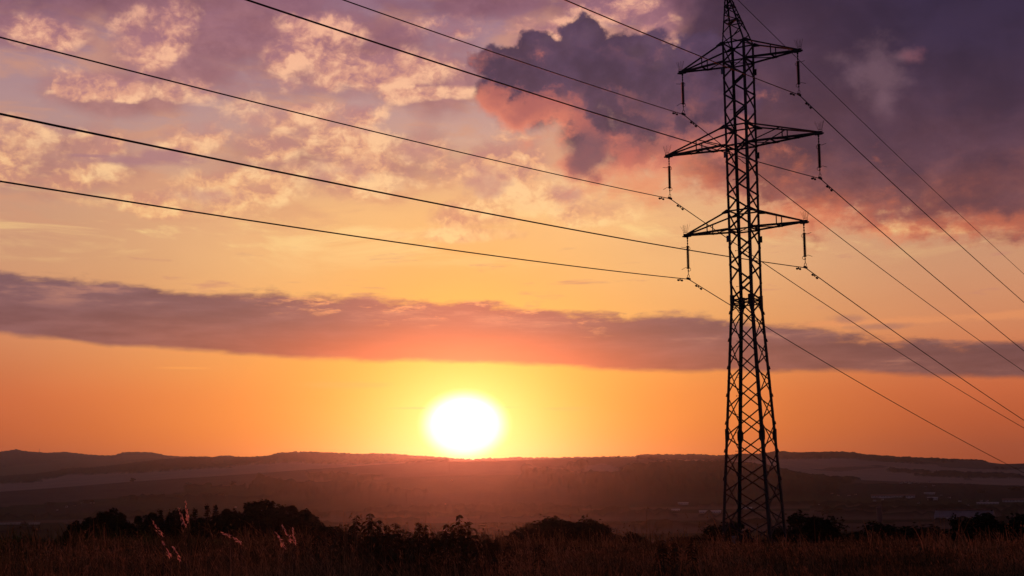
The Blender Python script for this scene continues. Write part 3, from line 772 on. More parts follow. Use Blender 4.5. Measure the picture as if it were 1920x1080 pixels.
# ------------------------------------------------------------------ insulator strings and wires
SLEN = 2.019
def build_insulators():
    side = {-1: 'left', 1: 'right'}; lev = {1: 'lowest', 2: 'longest middle', 3: 'topmost'}
    zb = {1: Z1B, 2: Z2B, 3: Z3B}; first = {}
    for n_ in (3, 2, 1):
        for s in (-1, 1):
            p = P0 + ARM * (s * ARML[n_]) + ZUP * zb[n_]
            lab = 'dark ribbed insulator string hanging from the %s end of the %s crossarm' % (side[s], lev[n_])
            if s in first:
                o = dup(first[s], p, lab); continue
            o = empty('insulator_string', lab, 'insulator', p, 'insulator strings hanging from the pylon arms'); first[s] = o
            mb = MB()                                     # hanger
            mb.tube([(0, 0, .0), (0, 0, -.12)], [.055, .035], 8); mb.tube([(0, 0, -.10), (0, 0, -.46)], .018, 6)
            mb.box((0, 0, -.2), (.03, .03, .03)); mb.box((0, 0, -.33), (.028, .028, .04))
            mb.build('hanger', STEEL, o)
            mb = MB(); pts = []; rs = []                  # ribbed porcelain rod
            z = -.44
            while z > -1.50:
                pts += [(0, 0, z), (0, 0, z - .012), (0, 0, z - .030)]; rs += [.044, .080, .046]; z -= .046
            mb.tube(pts, rs, 10); mb.build('rod', GLAZE, o, smooth_=False)
            for zc, up in ((-.46, 1), (-1.50, -1)):       # arcing horns: a loop to one side, a bent spike to the other
                mb = MB(); i_ = -s
                r_ = .085
                mb.tube([(ARM * (i_ * (.03 + .10 * math.sin(t) )) + ZUP * (zc - up * .02 - r_ + r_ * math.cos(t))) for t in [k * math.pi * 1.15 / 8 for k in range(9)]], .011, 5)
                mb.tube([ZUP * zc, ARM * (-i_ * .14) + ZUP * (zc - .045 * up), ARM * (-i_ * .34) + ZUP * (zc + .02 * up - .02)], .011, 5)
                mb.build('arcing_horn', STEEL, o)
            mb = MB()                                     # lower link, ring and clamp
            mb.tube([(0, 0, -1.50), (0, 0, -1.80)], .016, 6); mb.box((0, 0, -1.62), (.026, .026, .03))
            mb.tube([ARM * (.05 * math.sin(t)) + ZUP * (-1.88 + .075 * math.cos(t)) for t in [k * math.pi / 6 for k in range(13)]], .014, 5)
            mb.obox(ZUP * (-SLEN + .02), LINE * .16, ARM * .035, ZUP * .045)
            mb.build('clamp', STEEL, o)
build_insulators()

HL, CL_, HR, CR = math.radians(206.774217), .00034329, math.radians(36.459350), .00048201
DL = {(3, -1): -.01040772, (3, 1): -.02871911, (2, -1): .00857299, (2, 1): -.00952925, (1, -1): .02326514, (1, 1): .01682318}
DR = {(3, 1): -.0061174, (2, 1): -.00640016, (3, -1): .00191575, (1, 1): .00260265, (2, -1): .00416426, (1, -1): .0038346}
def wire_pts(p, hd, a, c, smax, n):
    return [p + Vector((math.sin(hd) * s, math.cos(hd) * s, a * s + c * s * s)) for s in [smax * (k / n) ** 1.5 for k in range(n + 1)]]
def damper(p, d, parent):
    """stockbridge damper: clamp, short messenger cable, two weights"""
    mb = MB(); d = d.normalized()
    mb.obox(p - ZUP * .04, d * .03, ARM * .015, ZUP * .06)
    c = p - ZUP * .09
    mb.tube([c - d * .24, c + d * .24], .010, 5)
    for s in (-1, 1):
        mb.tube([c + d * (s * .15), c + d * (s * .18), c + d * (s * .27), c + d * (s * .29)], [.022, .044, .050, .026], 8)
    mb.build('vibration_damper', STEEL, parent)
zb_ = {1: Z1B, 2: Z2B, 3: Z3B}
def build_wires():
    lab = {(3, -1): 'thin wire through the left insulator of the topmost crossarm', (3, 1): 'thin wire through the right insulator of the topmost crossarm',
           (2, -1): 'thin wire through the left insulator of the longest middle crossarm', (2, 1): 'thin wire through the right insulator of the longest middle crossarm',
           (1, -1): 'lowest thin wire, through the left insulator of the lowest crossarm', (1, 1): 'thin wire through the right insulator of the lowest crossarm'}
    for (n_, s), l in lab.items():
        p = P0 + ARM * (s * ARML[n_]) + ZUP * (zb_[n_] - SLEN)
        a = -.11216602 + DL[(n_, s)]; b = -.21093178 + DR[(n_, s)]
        lp = wire_pts(p, HL, a, CL_, 190, 60); rp = wire_pts(p, HR, b, CR, 300, 70)
        mb = MB(); mb.tube(lp[::-1] + rp[1:], .0205, 6)
        o = mb.build('power_line', ALU); tag(o, l, 'wire', 'power lines strung over the pylon')
        for hd, sl in ((HL, a), (HR, b)):
            d = Vector((math.sin(hd), math.cos(hd), sl))
            damper(p + d * (.95 if hd == HR else 1.15), d, o)
    p = APEX + ZUP * .07
    a = -.2148; lp = wire_pts(p, HL, -.09, CL_, 190, 60); rp = wire_pts(p, HR, a, .00038207, 300, 70)
    mb = MB(); mb.tube(lp[::-1] + rp[1:], .015, 6)
    tag(mb.build('earth_wire', ALU), 'thin wire running down to the right from the tip of the pylon', 'wire')
build_wires()

# ------------------------------------------------------------------ marker post at the foot of the pylon
def build_marker():
    q = at(1376.5, 1005, 61.5); q.z -= .02
    o = empty('marker_post', 'small pale marker plate on a post beside the pylon foot', 'sign', (q.x, q.y, q.z - .6))
    mb = MB(); mb.tube([(0, 0, -.3), (0, 0, .62)], .025, 6); mb.build('post', STEEL, o)
    mb = MB(); mb.box((0, -.035, .46), (.11, .008, .17)); mb.build('plate', PALEPAINT, o)
PALEPAINT = mat_plain('dirty pale paint', (.13, .12, .12), (.20, .19, .18), 4, .6)
build_marker()

# ------------------------------------------------------------------ trees and bushes
LEAF_DARK = mat_leaf('dark leaves', (.010, .013, .007), (.030, .036, .017))
LEAF_MID = mat_leaf('bush leaves', (.014, .016, .008), (.040, .042, .020))
NEEDLE = mat_leaf('spruce needles', (.007, .010, .007), (.018, .024, .014))
BARK = mat_plain('bark', (.030, .022, .016), (.060, .046, .034), 7, .95)
HILLTREE = mat_leaf('far tree leaves', (.016, .018, .010), (.030, .032, .016))

def leaf_quads(cs, size, r):
    """one bent leaf (two quads) at each centre, turned at random"""
    n = len(cs)
    d = r.normal(size=(n, 3)); d[:, 2] *= .6; d /= np.linalg.norm(d, axis=1)[:, None]
    u = np.cross(d, r.normal(size=(n, 3))); u /= np.linalg.norm(u, axis=1)[:, None]
    nn = np.cross(d, u)
    L = size * r.uniform(.7, 1.35, n)[:, None]; w = L * .30
    p = [cs - d * L * .5, cs - d * L * .05 + u * w + nn * w * .25, cs + d * L * .5, cs - d * L * .05 - u * w + nn * w * .25]
    V = np.stack(p, 1).reshape(-1, 3)
    return V, np.arange(4 * n).reshape(-1, 4)
def crown_points(r, H, R, base, n, lumps, flat=1.0, loose=.12):
    """points in clumps spread through an uneven crown; returns points and clump centres"""
    cc = []
    while len(cc) < lumps:
        q = r.uniform(-1, 1, 3)
        l = np.linalg.norm(q)
        if l > 1 or l < .25: continue
        cc.append(q)
    cc = np.array(cc) * np.array([R * .80, R * .80, (H - base) * .5 * .82]) + np.array([0, 0, base + (H - base) * .5])
    cr = r.uniform(.12, .42, lumps) * R * flat
    k = r.integers(0, lumps, n)
    q = r.normal(size=(n, 3)); q /= np.linalg.norm(q, axis=1)[:, None]
    q *= (r.uniform(.15, 1, n) ** .45)[:, None]
    stray = r.uniform(size=n) < loose
    q[stray] *= r.uniform(1.1, 1.6, stray.sum())[:, None]
    P = cc[k] + q * cr[k][:, None] * np.array([1, 1, .85])
    return P, cc
def make_crown_tree(name, label, cat, H, R, base, n, leaf, lumps, seed, mat, group=None, bush=False):
    r = np.random.default_rng(seed)
    o = empty(name, label, cat, (0, 0, 0), group)
    P, cc = crown_points(r, H, R, base, n, lumps, loose=.12 if n > 1000 else .0)
    P = P[P[:, 2] > .05]
    V, Fq = leaf_quads(P, leaf, r)
    link('crown', np_mesh('crown', V, Fq), mat, o)
    mb = MB()
    if not bush:
        t = .03 * H
        mb.tube([(0, 0, -.6), (0, 0, .0), (.05, .02, base * .6), (.0, .05, base + (H - base) * .4), (.04, 0, base + (H - base) * .8)], [t * 1.4, t * 1.15, t, t * .6, t * .15], 8)
        for c in cc[:lumps]:
            a = Vector((0, 0, base * .75 + r.uniform(0, .35) * (H - base) * .6)); c = Vector(c)
            if c.z < a.z: a.z = max(.3, c.z - .3 * R)
            m_ = (a + c) / 2 + Vector((0, 0, -.06 * R))
            mb.tube([a, m_, c], [t * .38, t * .25, t * .06], 5)
        mb.build('trunk', BARK, o)
    else:
        for c in cc[:lumps]:
            c = Vector(c); a = Vector((c.x * .15, c.y * .15, -.3)); m_ = (a + c) / 2 + Vector((0, 0, -.05 * R))
            mb.tube([a, m_, c], [.05, .035, .012], 5)
        mb.build('stems', BARK, o)
    return o
def make_spruce(label, H, R, seed, group):
    r = np.random.default_rng(seed)
    o = empty('spruce_tree', label, 'tree', (0, 0, 0), group)
    mb = MB(); mb.tube([(0, 0, -.6), (0, 0, H * .5), (0, 0, H * .97)], [.025 * H, .014 * H, .003 * H], 7); mb.build('trunk', BARK, o)
    cs = []; z = .06 * H
    while z < H * .985:
        f = 1 - z / H; rad = R * f ** 1.0 * r.uniform(.78, 1.12) + .03
        for k in range(max(5, int(9 * f + 4))):
            a = r.uniform(0, 2 * math.pi); L = rad * r.uniform(.7, 1.1)
            m_ = max(5, int(44 * L / R))
            t = r.uniform(.08, 1, m_)
            x = np.stack([np.cos(a) * t * L, np.sin(a) * t * L, z + L * (-.42 * t + .20 * t * t)], 1)
            x += r.normal(size=(m_, 3)) * np.array([.03, .03, .012]) * R * (1.1 - t)[:, None] * 1.3
            cs.append(x)
        z += .034 * H * (0.6 + .7 * f)
    cs.append(np.stack([np.zeros(14), np.zeros(14), np.linspace(H * .93, H * 1.01, 14)], 1) + r.normal(size=(14, 3)) * .012 * H * np.array([1, 1, .3]))
    V, Fq = leaf_quads(np.vstack(cs), .27, r)
    link('crown', np_mesh('crown', V, Fq), NEEDLE, o)
    return o

GT = 'trees along the far edge of the grass field'
def place(proto, x, ytop, dist, hw_px, label, H0, R0, first, sq=1.0):
    """stand a copy of a tree with its top at that photo point"""
    q = at(x, ytop, dist); g = ground_z(q.x, q.y); h = q.z - g
    R = hw_px * dist / F_PX
    sc = (R / R0, R / R0 * sq, h / H0)
    rz = random.uniform(0, 6.28)
    if first:
        o = proto; o.location = (q.x, q.y, g); o.scale = sc; o.rotation_euler = (0, 0, rz); o['label'] = label
        return o
    return dup(proto, (q.x, q.y, g), label, sc, rz)
def build_trees():
    dec = [make_crown_tree('leafy_tree', '-', 'tree', 10.5, 3.0, 1.6, 7500, .40, 34, 100 + k, LEAF_DARK, GT) for k in range(3)]
    used = set()
    L = [(132, 992, 170, 14, 2, 'tiny dark leafy tree before the left end of the tree row'), (175, 972, 190, 30, 1, 'dark leafy tree half hidden behind the left end of the tree row'), (242, 968, 192, 34, 0, 'dark leafy tree half hidden behind the rounded tops of the row'),
         (272, 968, 178, 30, 2, 'dark leafy tree filling the gap before the spruces'), (300, 976, 165, 26, 1, 'low dark leafy tree in front of the leftmost spruce'), (352, 974, 162, 30, 0, 'low dark leafy tree in front of the middle spruce'),
         (398, 972, 166, 30, 2, 'low dark leafy tree in front of the right tall spruce'), (444, 966, 190, 36, 1, 'dark leafy tree half hidden behind the big rounded clump, at its left'), (536, 952, 190, 40, 2, 'dark leafy tree half hidden behind the big rounded clump, at its right'),
         (143, 980, 174, 20, 1, 'lowest dark leafy tree at the very left end of the tree row'), (208, 968, 180, 26, 1, 'dark leafy tree behind the second and third trees of the row'), (322, 974, 180, 26, 0, 'low dark leafy tree below the left spruces'), (378, 975, 180, 30, 1, 'low dark leafy tree below the two tallest spruces'), (418, 966, 178, 26, 2, 'dark leafy tree right beside the right tall spruce'), (606, 984, 150, 24, 0, 'small dark leafy tree where the tree row ends at the right'), (160, 974, 172, 34, 0, 'dark leafy tree at the left end of the tree row'),
         (192, 962, 168, 34, 1, 'dark leafy tree second from the left end of the tree row'),
         (226, 958, 172, 30, 2, 'dark leafy tree with a high rounded top, third in the tree row'),
         (258, 966, 176, 30, 0, 'low dark leafy tree left of the spruces in the tree row'),
         (284, 965, 170, 27, 1, 'dark leafy tree just left of the first spruce in the tree row'),
         (336, 959, 174, 28, 2, 'dark leafy tree squeezed between the spruces of the tree row'),
         (436, 953, 160, 34, 0, 'dark leafy tree right of the tallest spruce'),
         (470, 944, 158, 40, 1, 'large dark leafy tree on the left of the big rounded clump'),
         (514, 942, 156, 42, 2, 'tallest dark leafy tree at the middle of the big rounded clump'),
         (556, 947, 160, 38, 0, 'large dark leafy tree on the right of the big rounded clump'),
         (584, 968, 164, 24, 1, 'lower dark leafy tree at the right edge of the big rounded clump')]
    for x, y, d, hw, k, l in L:
        place(dec[k], x, y - 11, d, hw * 1.45, l, 10.5, 3.0, k not in used); used.add(k)
    sp = [make_spruce('-', 11.0, 4.3, 200 + k, GT) for k in range(2)]
    used = set()
    for i, (x, y, hw, l) in enumerate([(301, 956, 18, 'dark spruce with a pointed top at the left of the spruces'), (319, 961, 15, 'short dark spruce, second of the spruces'),
                       (347, 954, 16, 'dark spruce behind the tall pink grass heads'), (366, 954, 17, 'dark spruce left of the two tallest spruces'),
                       (389, 947, 17, 'left one of the two tallest spruces in the tree row'), (404, 948, 16, 'right one of the two tallest spruces in the tree row')]):
        place(sp[i % 2], x, y, 166 + 3 * (i % 3), hw * 4.0, l, 11.0, 4.3, i % 2 not in used); used.add(i % 2)
    bush = [make_crown_tree('bush', '-', 'bush', 4.0, 2.2, .1, 5200, .24, 30, 300 + k, LEAF_MID, 'bushes along the far edge of the grass field', True) for k in range(3)]
    used = set()
    B = [(1056, 964, 96, 78, 0, 'broad dark bush, the largest between the sun and the pylon'),
         (1034, 968, 99, 58, 2, 'dark bush joined to the left of the broad bush, almost as tall'), (1084, 970, 99, 52, 1, 'dark bush joined to the right of the broad bush, almost as tall'),
         (1000, 981, 92, 46, 1, 'dark bush at the left flank of the broad bush'),
         (1116, 980, 90, 46, 2, 'dark bush at the right flank of the broad bush'),
         (955, 1000, 88, 34, 0, 'low dark bush below the sun beside the tall weeds'),
         (1186, 996, 85, 21, 1, 'small round dark bush standing alone right of the broad bush'),
         (1335, 984, 92, 36, 2, 'twiggy dark bush left of the pylon foot'),
         (1382, 966, 98, 42, 0, 'dark bush standing behind the pylon legs'),
         (1516, 958, 100, 50, 1, 'tall rounded dark bush just right of the pylon foot'),
         (1470, 985, 96, 36, 2, 'dark bush between the pylon and the tall rounded bush'),
         (1574, 990, 98, 50, 0, 'low dark bush right of the tall rounded bush'),
         (1648, 977, 100, 50, 1, 'dark bush below the distant silo'),
         (1710, 984, 104, 58, 2, 'dark bush left of the distant barn'),
         (1764, 984, 100, 52, 0, 'low dark bush in front of the distant barn'),
         (1800, 964, 108, 26, 1, 'dark bush with a small round top against the barn'),
         (1846, 960, 104, 46, 2, 'dark bush hiding the right end of the barn'),
         (1893, 948, 106, 52, 0, 'tallest dark bush at the right edge of the photo'),
         (1925, 956, 102, 44, 1, 'dark bush cut by the right edge of the photo'),
         (1610, 1002, 90, 40, 2, 'low dark bush in front of the bush below the silo'),
         (1820, 990, 92, 70, 0, 'wide low dark bush along the field edge before the barn'),
         (1290, 1004, 88, 34, 1, 'low dark scrub left of the twiggy bush'),
         (620, 986, 110, 36, 2, 'dark bush right of the big rounded clump of trees'),
         (117, 998, 110, 10, 0, 'tiny dark bush left of the tree row')]
    for x, y, d, hw, k, l in B:
        place(bush[k], x, y - 1, d, hw * 1.3, l, 4.0, 2.2, k not in used); used.add(k)
build_trees()

# ------------------------------------------------------------------ far trees, houses, masts
def hit(x, y, d0=700.):
    """where the line of sight through a photo point meets the land"""
    d = ray(x, y); h = math.hypot(d.x, d.y); a = np.array([math.degrees(math.atan2(d.x, d.y))])
    ds = np.arange(d0, 9000, 8.0); g = heights(a, ds)[0]; z = ds * (d.z / h)
    i = np.nonzero(g >= z)[0]
    k = ds[i[0]] if len(i) else 3000.0
    return Vector((d.x / h * k, d.y / h * k, ground_z(d.x / h * k, d.y / h * k))), k
def build_far():
    proto = make_crown_tree('hill_tree', '-', 'tree', 8, 4, .5, 900, 1.7, 16, 400, HILLTREE, 'lone trees on the hillsides')
    T = [(248, 904, 6, 8, 3150, 'lone round tree on the pale field of the left hills'), (353, 912, 6, 8, 0, 'round tree at the left end of the hedge on the left hillside'),
         (436, 911, 6, 8, 0, 'round tree at the middle of the hedge on the left hillside'), (1144, 859.5, 1.8, 3.5, 3000, 'tiny tree on the skyline of the middle hill'),
         (1155, 859.5, 1.6, 3.5, 3000, 'tiny tree on the skyline between its neighbours'), (1160, 860, 3, 5, 3000, 'widest of the tiny trees on the skyline of the middle hill'),
         (160, 944, 5, 7, 0, 'dark tree above the left village'), (172, 943, 4, 6, 0, 'dark tree beside the left village'), (95, 947, 9, 5, 0, 'broad dark tree left of the left village'),
         (415, 933, 12, 9, 0, 'broad dark tree on the left slope above the spruces'), (335, 934, 8, 6, 0, 'dark tree on the left slope above the tree row'),
         (1840, 926, 10, 8, 0, 'dark tree by the right village'), (1905, 921, 14, 9, 0, 'broad dark tree at the right end of the right village'),
         (1745, 940, 6, 7, 0, 'dark tree among the houses of the right village'), (1696, 936, 4, 6, 0, 'pointed dark tree among the houses of the right village'),
         (1560, 964, 30, 10, 0, 'wide dark copse on the flat land left of the silo'), (1605, 966, 24, 8, 0, 'dark copse right beside the silo'),
         (920, 990, 30, 12, 0, 'dark copse on the valley floor below the sun'), (985, 988, 30, 9, 0, 'dark copse behind the broad bush'), (1230, 985, 45, 10, 0, 'dark copse on the valley floor left of the pylon')]
    for i, (x, y, hw, hp, d0, l) in enumerate(T):
        if d0:
            q = at(x, y, d0); p = Vector((q.x, q.y, ground_z(q.x, q.y))); k = d0
        else: p, k = hit(x, y)
        s = (hw * k / F_PX / 4, hw * k / F_PX / 4, hp * k / F_PX / 8)
        if i == 0: proto.location = p; proto.scale = s; proto['label'] = l
        else: dup(proto, p, l, s, random.uniform(0, 6))
    # masts on the skyline
    def mast(x, y, d, hpx, l):
        q = at(x, y, d); h = hpx * d / F_PX; w = .22 * d / F_PX
        o = empty('radio_mast', l, 'mast', (q.x, q.y, ground_z(q.x, q.y)))
        mb = MB()
        for a in range(3):
            c, s = math.cos(a * 2.094) * w * 1.6, math.sin(a * 2.094) * w * 1.6
            mb.tube([(c, s, -2), (c * .4, s * .4, h)], w * .5, 4)
        for k in range(6):
            z = h * k / 6; f = 1 - .6 * k / 6
            mb.tube([(math.cos(a * 2.094) * w * 1.6 * f, math.sin(a * 2.094) * w * 1.6 * f, z) for a in (0, 1, 2, 0)], w * .3, 4)
        mb.build('tower', STEEL, o)
        mb = MB(); mb.tube([(0, 0, h), (0, 0, h * 1.15)], w * .35, 5); mb.build('aerial', STEEL, o)
    mast(73.5, 851.5, 8800, 8.5, 'thin mast on the skyline of the far left hills')
    mast(1128.5, 858.5, 3000, 5.5, 'thin mast on the skyline of the middle hill')
    # houses
    walls = mat_plain('pale house plaster', (.38, .36, .36), (.54, .52, .52), .2, .8)
    roofs = mat_plain('dark red roof tiles', (.10, .045, .035), (.16, .075, .055), .4, .9)
    panes = mat_plain('dark window', (.02, .02, .025), (.03, .03, .035), 1, .2)
    metal = mat_plain('pale sheet roof', (.17, .17, .18), (.24, .24, .25), .1, .5)
    dull = mat_plain('weathered sheet roof', (.09, .085, .09), (.13, .12, .13), .1, .7)
    def house_mesh(o, L, Wd, H, roof_h, rm, nwin):
        mb = MB(); mb.box((0, 0, H / 2 - 1), (L / 2, Wd / 2, H / 2 + 1))
        mb.add([(-L / 2, -Wd / 2, H), (-L / 2, Wd / 2, H), (-L / 2, 0, H + roof_h)], [(0, 1, 2)])
        mb.add([(L / 2, -Wd / 2, H), (L / 2, Wd / 2, H), (L / 2, 0, H + roof_h)], [(0, 1, 2)])
        mb.build('wall', walls, o)
        e = .04 * Wd; t = .25; mb = MB(); s = roof_h / (Wd / 2)
        for k in (-1, 1):
            yo = k * (Wd / 2 + e); zo = H - e * s + .05
            mb.add([(-L / 2 - e, yo, zo), (L / 2 + e, yo, zo), (L / 2 + e, 0, H + roof_h + .05), (-L / 2 - e, 0, H + roof_h + .05),
                    (-L / 2 - e, yo, zo + t), (L / 2 + e, yo, zo + t), (L / 2 + e, 0, H + roof_h + .05 + t), (-L / 2 - e, 0, H + roof_h + .05 + t)],
                   [(0, 1, 2, 3), (4, 5, 6, 7), (0, 1, 5, 4), (1, 2, 6, 5), (3, 0, 4, 7), (2, 3, 7, 6)])
        mb.build('roof', rm, o)
        for k in range(nwin):
            mb = MB(); mb.box((-L / 2 + L * (k + .5) / nwin, -Wd / 2 - .03, H * .55), (min(.7, L / nwin * .25), .06, min(.9, H * .2)))
            mb.build('window', panes, o)
    g1 = 'village houses below the right-hand hill'; g2 = 'houses scattered on the wooded middle hill'; g3 = 'village houses at the foot of the left hill'
    lab = {g1: 'tiny pale village house in the valley at the right', g2: 'tiny pale house on the dark slope of the middle hill', g3: 'tiny pale village house at the foot of the left hill'}
    pr = None
    HS = [(1690, 906.5, g1), (1698, 905.5, g1), (1706, 907, g1), (1714, 906, g1), (1722, 907, g1), (1743, 905, g1), (1751, 912.5, g1), (1735, 914, g1), (1560, 928, g1), (1572, 931, g1), (1592, 931.5, g1), (1604, 929, g1),
          (1676, 945, g1), (1688, 944.5, g1), (1722, 944, g1), (1640, 940, g1), (1655, 938, g1), (1765, 930, g1), (1780, 935, g1), (1800, 941, g1), (1840, 940.5, g1), (1851, 940.5, g1), (1815, 948, g1), (1554, 909, g1), (1511, 933, g1),
          (1114, 905, g2), (1132, 910.5, g2), (1129, 922, g2), (1141, 921.5, g2), (1036, 913, g2), (1084, 903, g2), (847, 901.5, g2), (666, 932, g2), (640, 938, g2), (835, 947, g2), (1003, 955, g2), (1210, 965, g2),
          (107, 957, g3), (152, 944, g3), (161, 943, g3), (170, 945, g3), (125, 951, g3), (140, 950, g3), (176, 944, g3), (310, 958, g3), (442, 952, g3), (92, 964, g3)]
    for i, (x, y, g) in enumerate(HS):
        p, k = hit(x, y); s = k / 2600.
        if pr is None:
            pr = empty('village_house', lab[g], 'house', p, g); house_mesh(pr, 3.4, 3.0, 1.5, 1.0, roofs, 3); o = pr
        else: o = dup(pr, p, lab[g])
        o['group'] = g; f = random.uniform(.7, 1.15) * (1.15 if g == g1 else .85)
        o.scale = (s * f, s * f, s * f); o.rotation_euler = (0, 0, random.uniform(-.5, .5) + math.radians(0) - math.atan2(p.x, p.y))
    def long_building(x0, x1, y, hpx, l, rm, depth=20):
        a, ka = hit((x0 + x1) / 2, y); w = (x1 - x0) * ka / F_PX; h = hpx * ka / F_PX
        o = empty('long_building', l, 'building', a); o.rotation_euler = (0, 0, -math.atan2(a.x, a.y))
        house_mesh(o, w, depth, h * .6, h * .5, rm, max(4, int((x1 - x0) / 5)))
        return o
    long_building(1637, 1712, 933, 5, 'long grey factory block at the foot of the right hill', roofs)
    long_building(1734, 1752, 926.5, 2.5, 'pale flat block above the right village', metal)
    long_building(1740, 1757, 937, 4, 'pale block between the trees of the right village', metal)
    long_building(1474, 1496, 950, 4, 'short pale hall seen between the pylon legs and the open field', metal)
    long_building(1482, 1542, 949, 2.6, 'long low white roof right of the pylon', metal)
    long_building(1389, 1409, 954.5, 2.6, 'long low white roof behind the middle of the pylon', metal)
    long_building(1312, 1331, 962, 4, 'pale hall left of the pylon, the left one of two', metal)
    long_building(1333, 1351, 962, 4, 'pale hall left of the pylon, the right one of two', metal)
    long_building(1272, 1290, 946, 3, 'small pale block in the valley left of the two halls', metal)
    long_building(1260, 1274, 958, 3, 'tiny pale shed in the valley left of the two halls', metal)
    long_building(1834, 1870, 945, 2.5, 'long low pale shed right of the barn roof', metal)
    long_building(1883, 1925, 941, 5, 'long pale building at the right edge of the village', roofs)
    long_building(0, 35, 983, 2.2, 'long low pale shed at the left edge of the photo', dull)
    long_building(56, 73, 983, 2.2, 'short low pale shed left of the tree row', dull)
    # barn
    a, ka = hit(1806, 977); u = ka / F_PX
    o = empty('barn', 'large barn with a long pale sloping roof above the right-hand bushes', 'barn', a); o.rotation_euler = (0, 0, -math.atan2(a.x, a.y) - .12)
    mb = MB(); L = 98 * u; Dp = 26; h0 = 7 * u
    mb.box((0, Dp / 2, h0 / 2 - 2), (L / 2, Dp / 2, h0 / 2 + 2)); mb.build('wall', walls, o)
    mb = MB(); r_ = [(-L / 2 - .5, -.6, h0 - .3), (L / 2 + .5, -.6, h0 - .3), (L / 2 + .5, Dp / 2, h0 + 11 * u), (-L / 2 - .5, Dp / 2, h0 + 11 * u), (L / 2 + .5, Dp + .6, h0), (-L / 2 - .5, Dp + .6, h0)]
    mb.add(r_, [(0, 1, 2, 3), (3, 2, 4, 5), (1, 4, 2), (0, 3, 5)]); mb.build('roof', mat_plain('dull sheet roof', (.10, .10, .115), (.15, .15, .165), .1, .6), o)
    mb = MB(); mb.box((0, Dp / 2, h0 + 12.2 * u), (L / 2, 1.6, 1.4 * u)); mb.build('ridge_vent', roofs, o)
    for k in range(9):
        mb = MB(); mb.box((-L / 2 + L * (k + .5) / 9, -.05, h0 * .5), (L / 9 * .30, .08, h0 * .28)); mb.build('opening', panes, o)
    # silo
    a, ka = hit(1649.5, 979); u = ka / F_PX
    o = empty('silo', 'dark upright silo tower on the flat land right of the pylon', 'silo', a)
    dark = mat_plain('dark sheet steel', (.035, .028, .045), (.055, .045, .065), .3, .5, .3)
    mb = MB(); mb.tube([(0, 0, -3), (0, 0, 25.5 * u)], 5.2 * u, 20)
    for k in range(1, 9): mb.tube([(0, 0, 25.5 * u * k / 9 - .15), (0, 0, 25.5 * u * k / 9 + .15)], 5.35 * u, 20)
    mb.build('drum', dark, o)
    mb = MB(); mb.tube([(0, 0, 25.5 * u), (0, 0, 26.2 * u), (0, 0, 27.2 * u)], [5.5 * u, 5.5 * u, 1.2 * u], 20); mb.build('cap', dark, o)
    mb = MB(); mb.bar((-1.2, -5.5 * u, -2), (-1.2, -5.5 * u, 27 * u), .25, .25, (0, 1, 0)); mb.bar((1.2, -5.5 * u, -2), (1.2, -5.5 * u, 27 * u), .25, .25, (0, 1, 0)); mb.build('ladder', STEEL, o)
build_far()

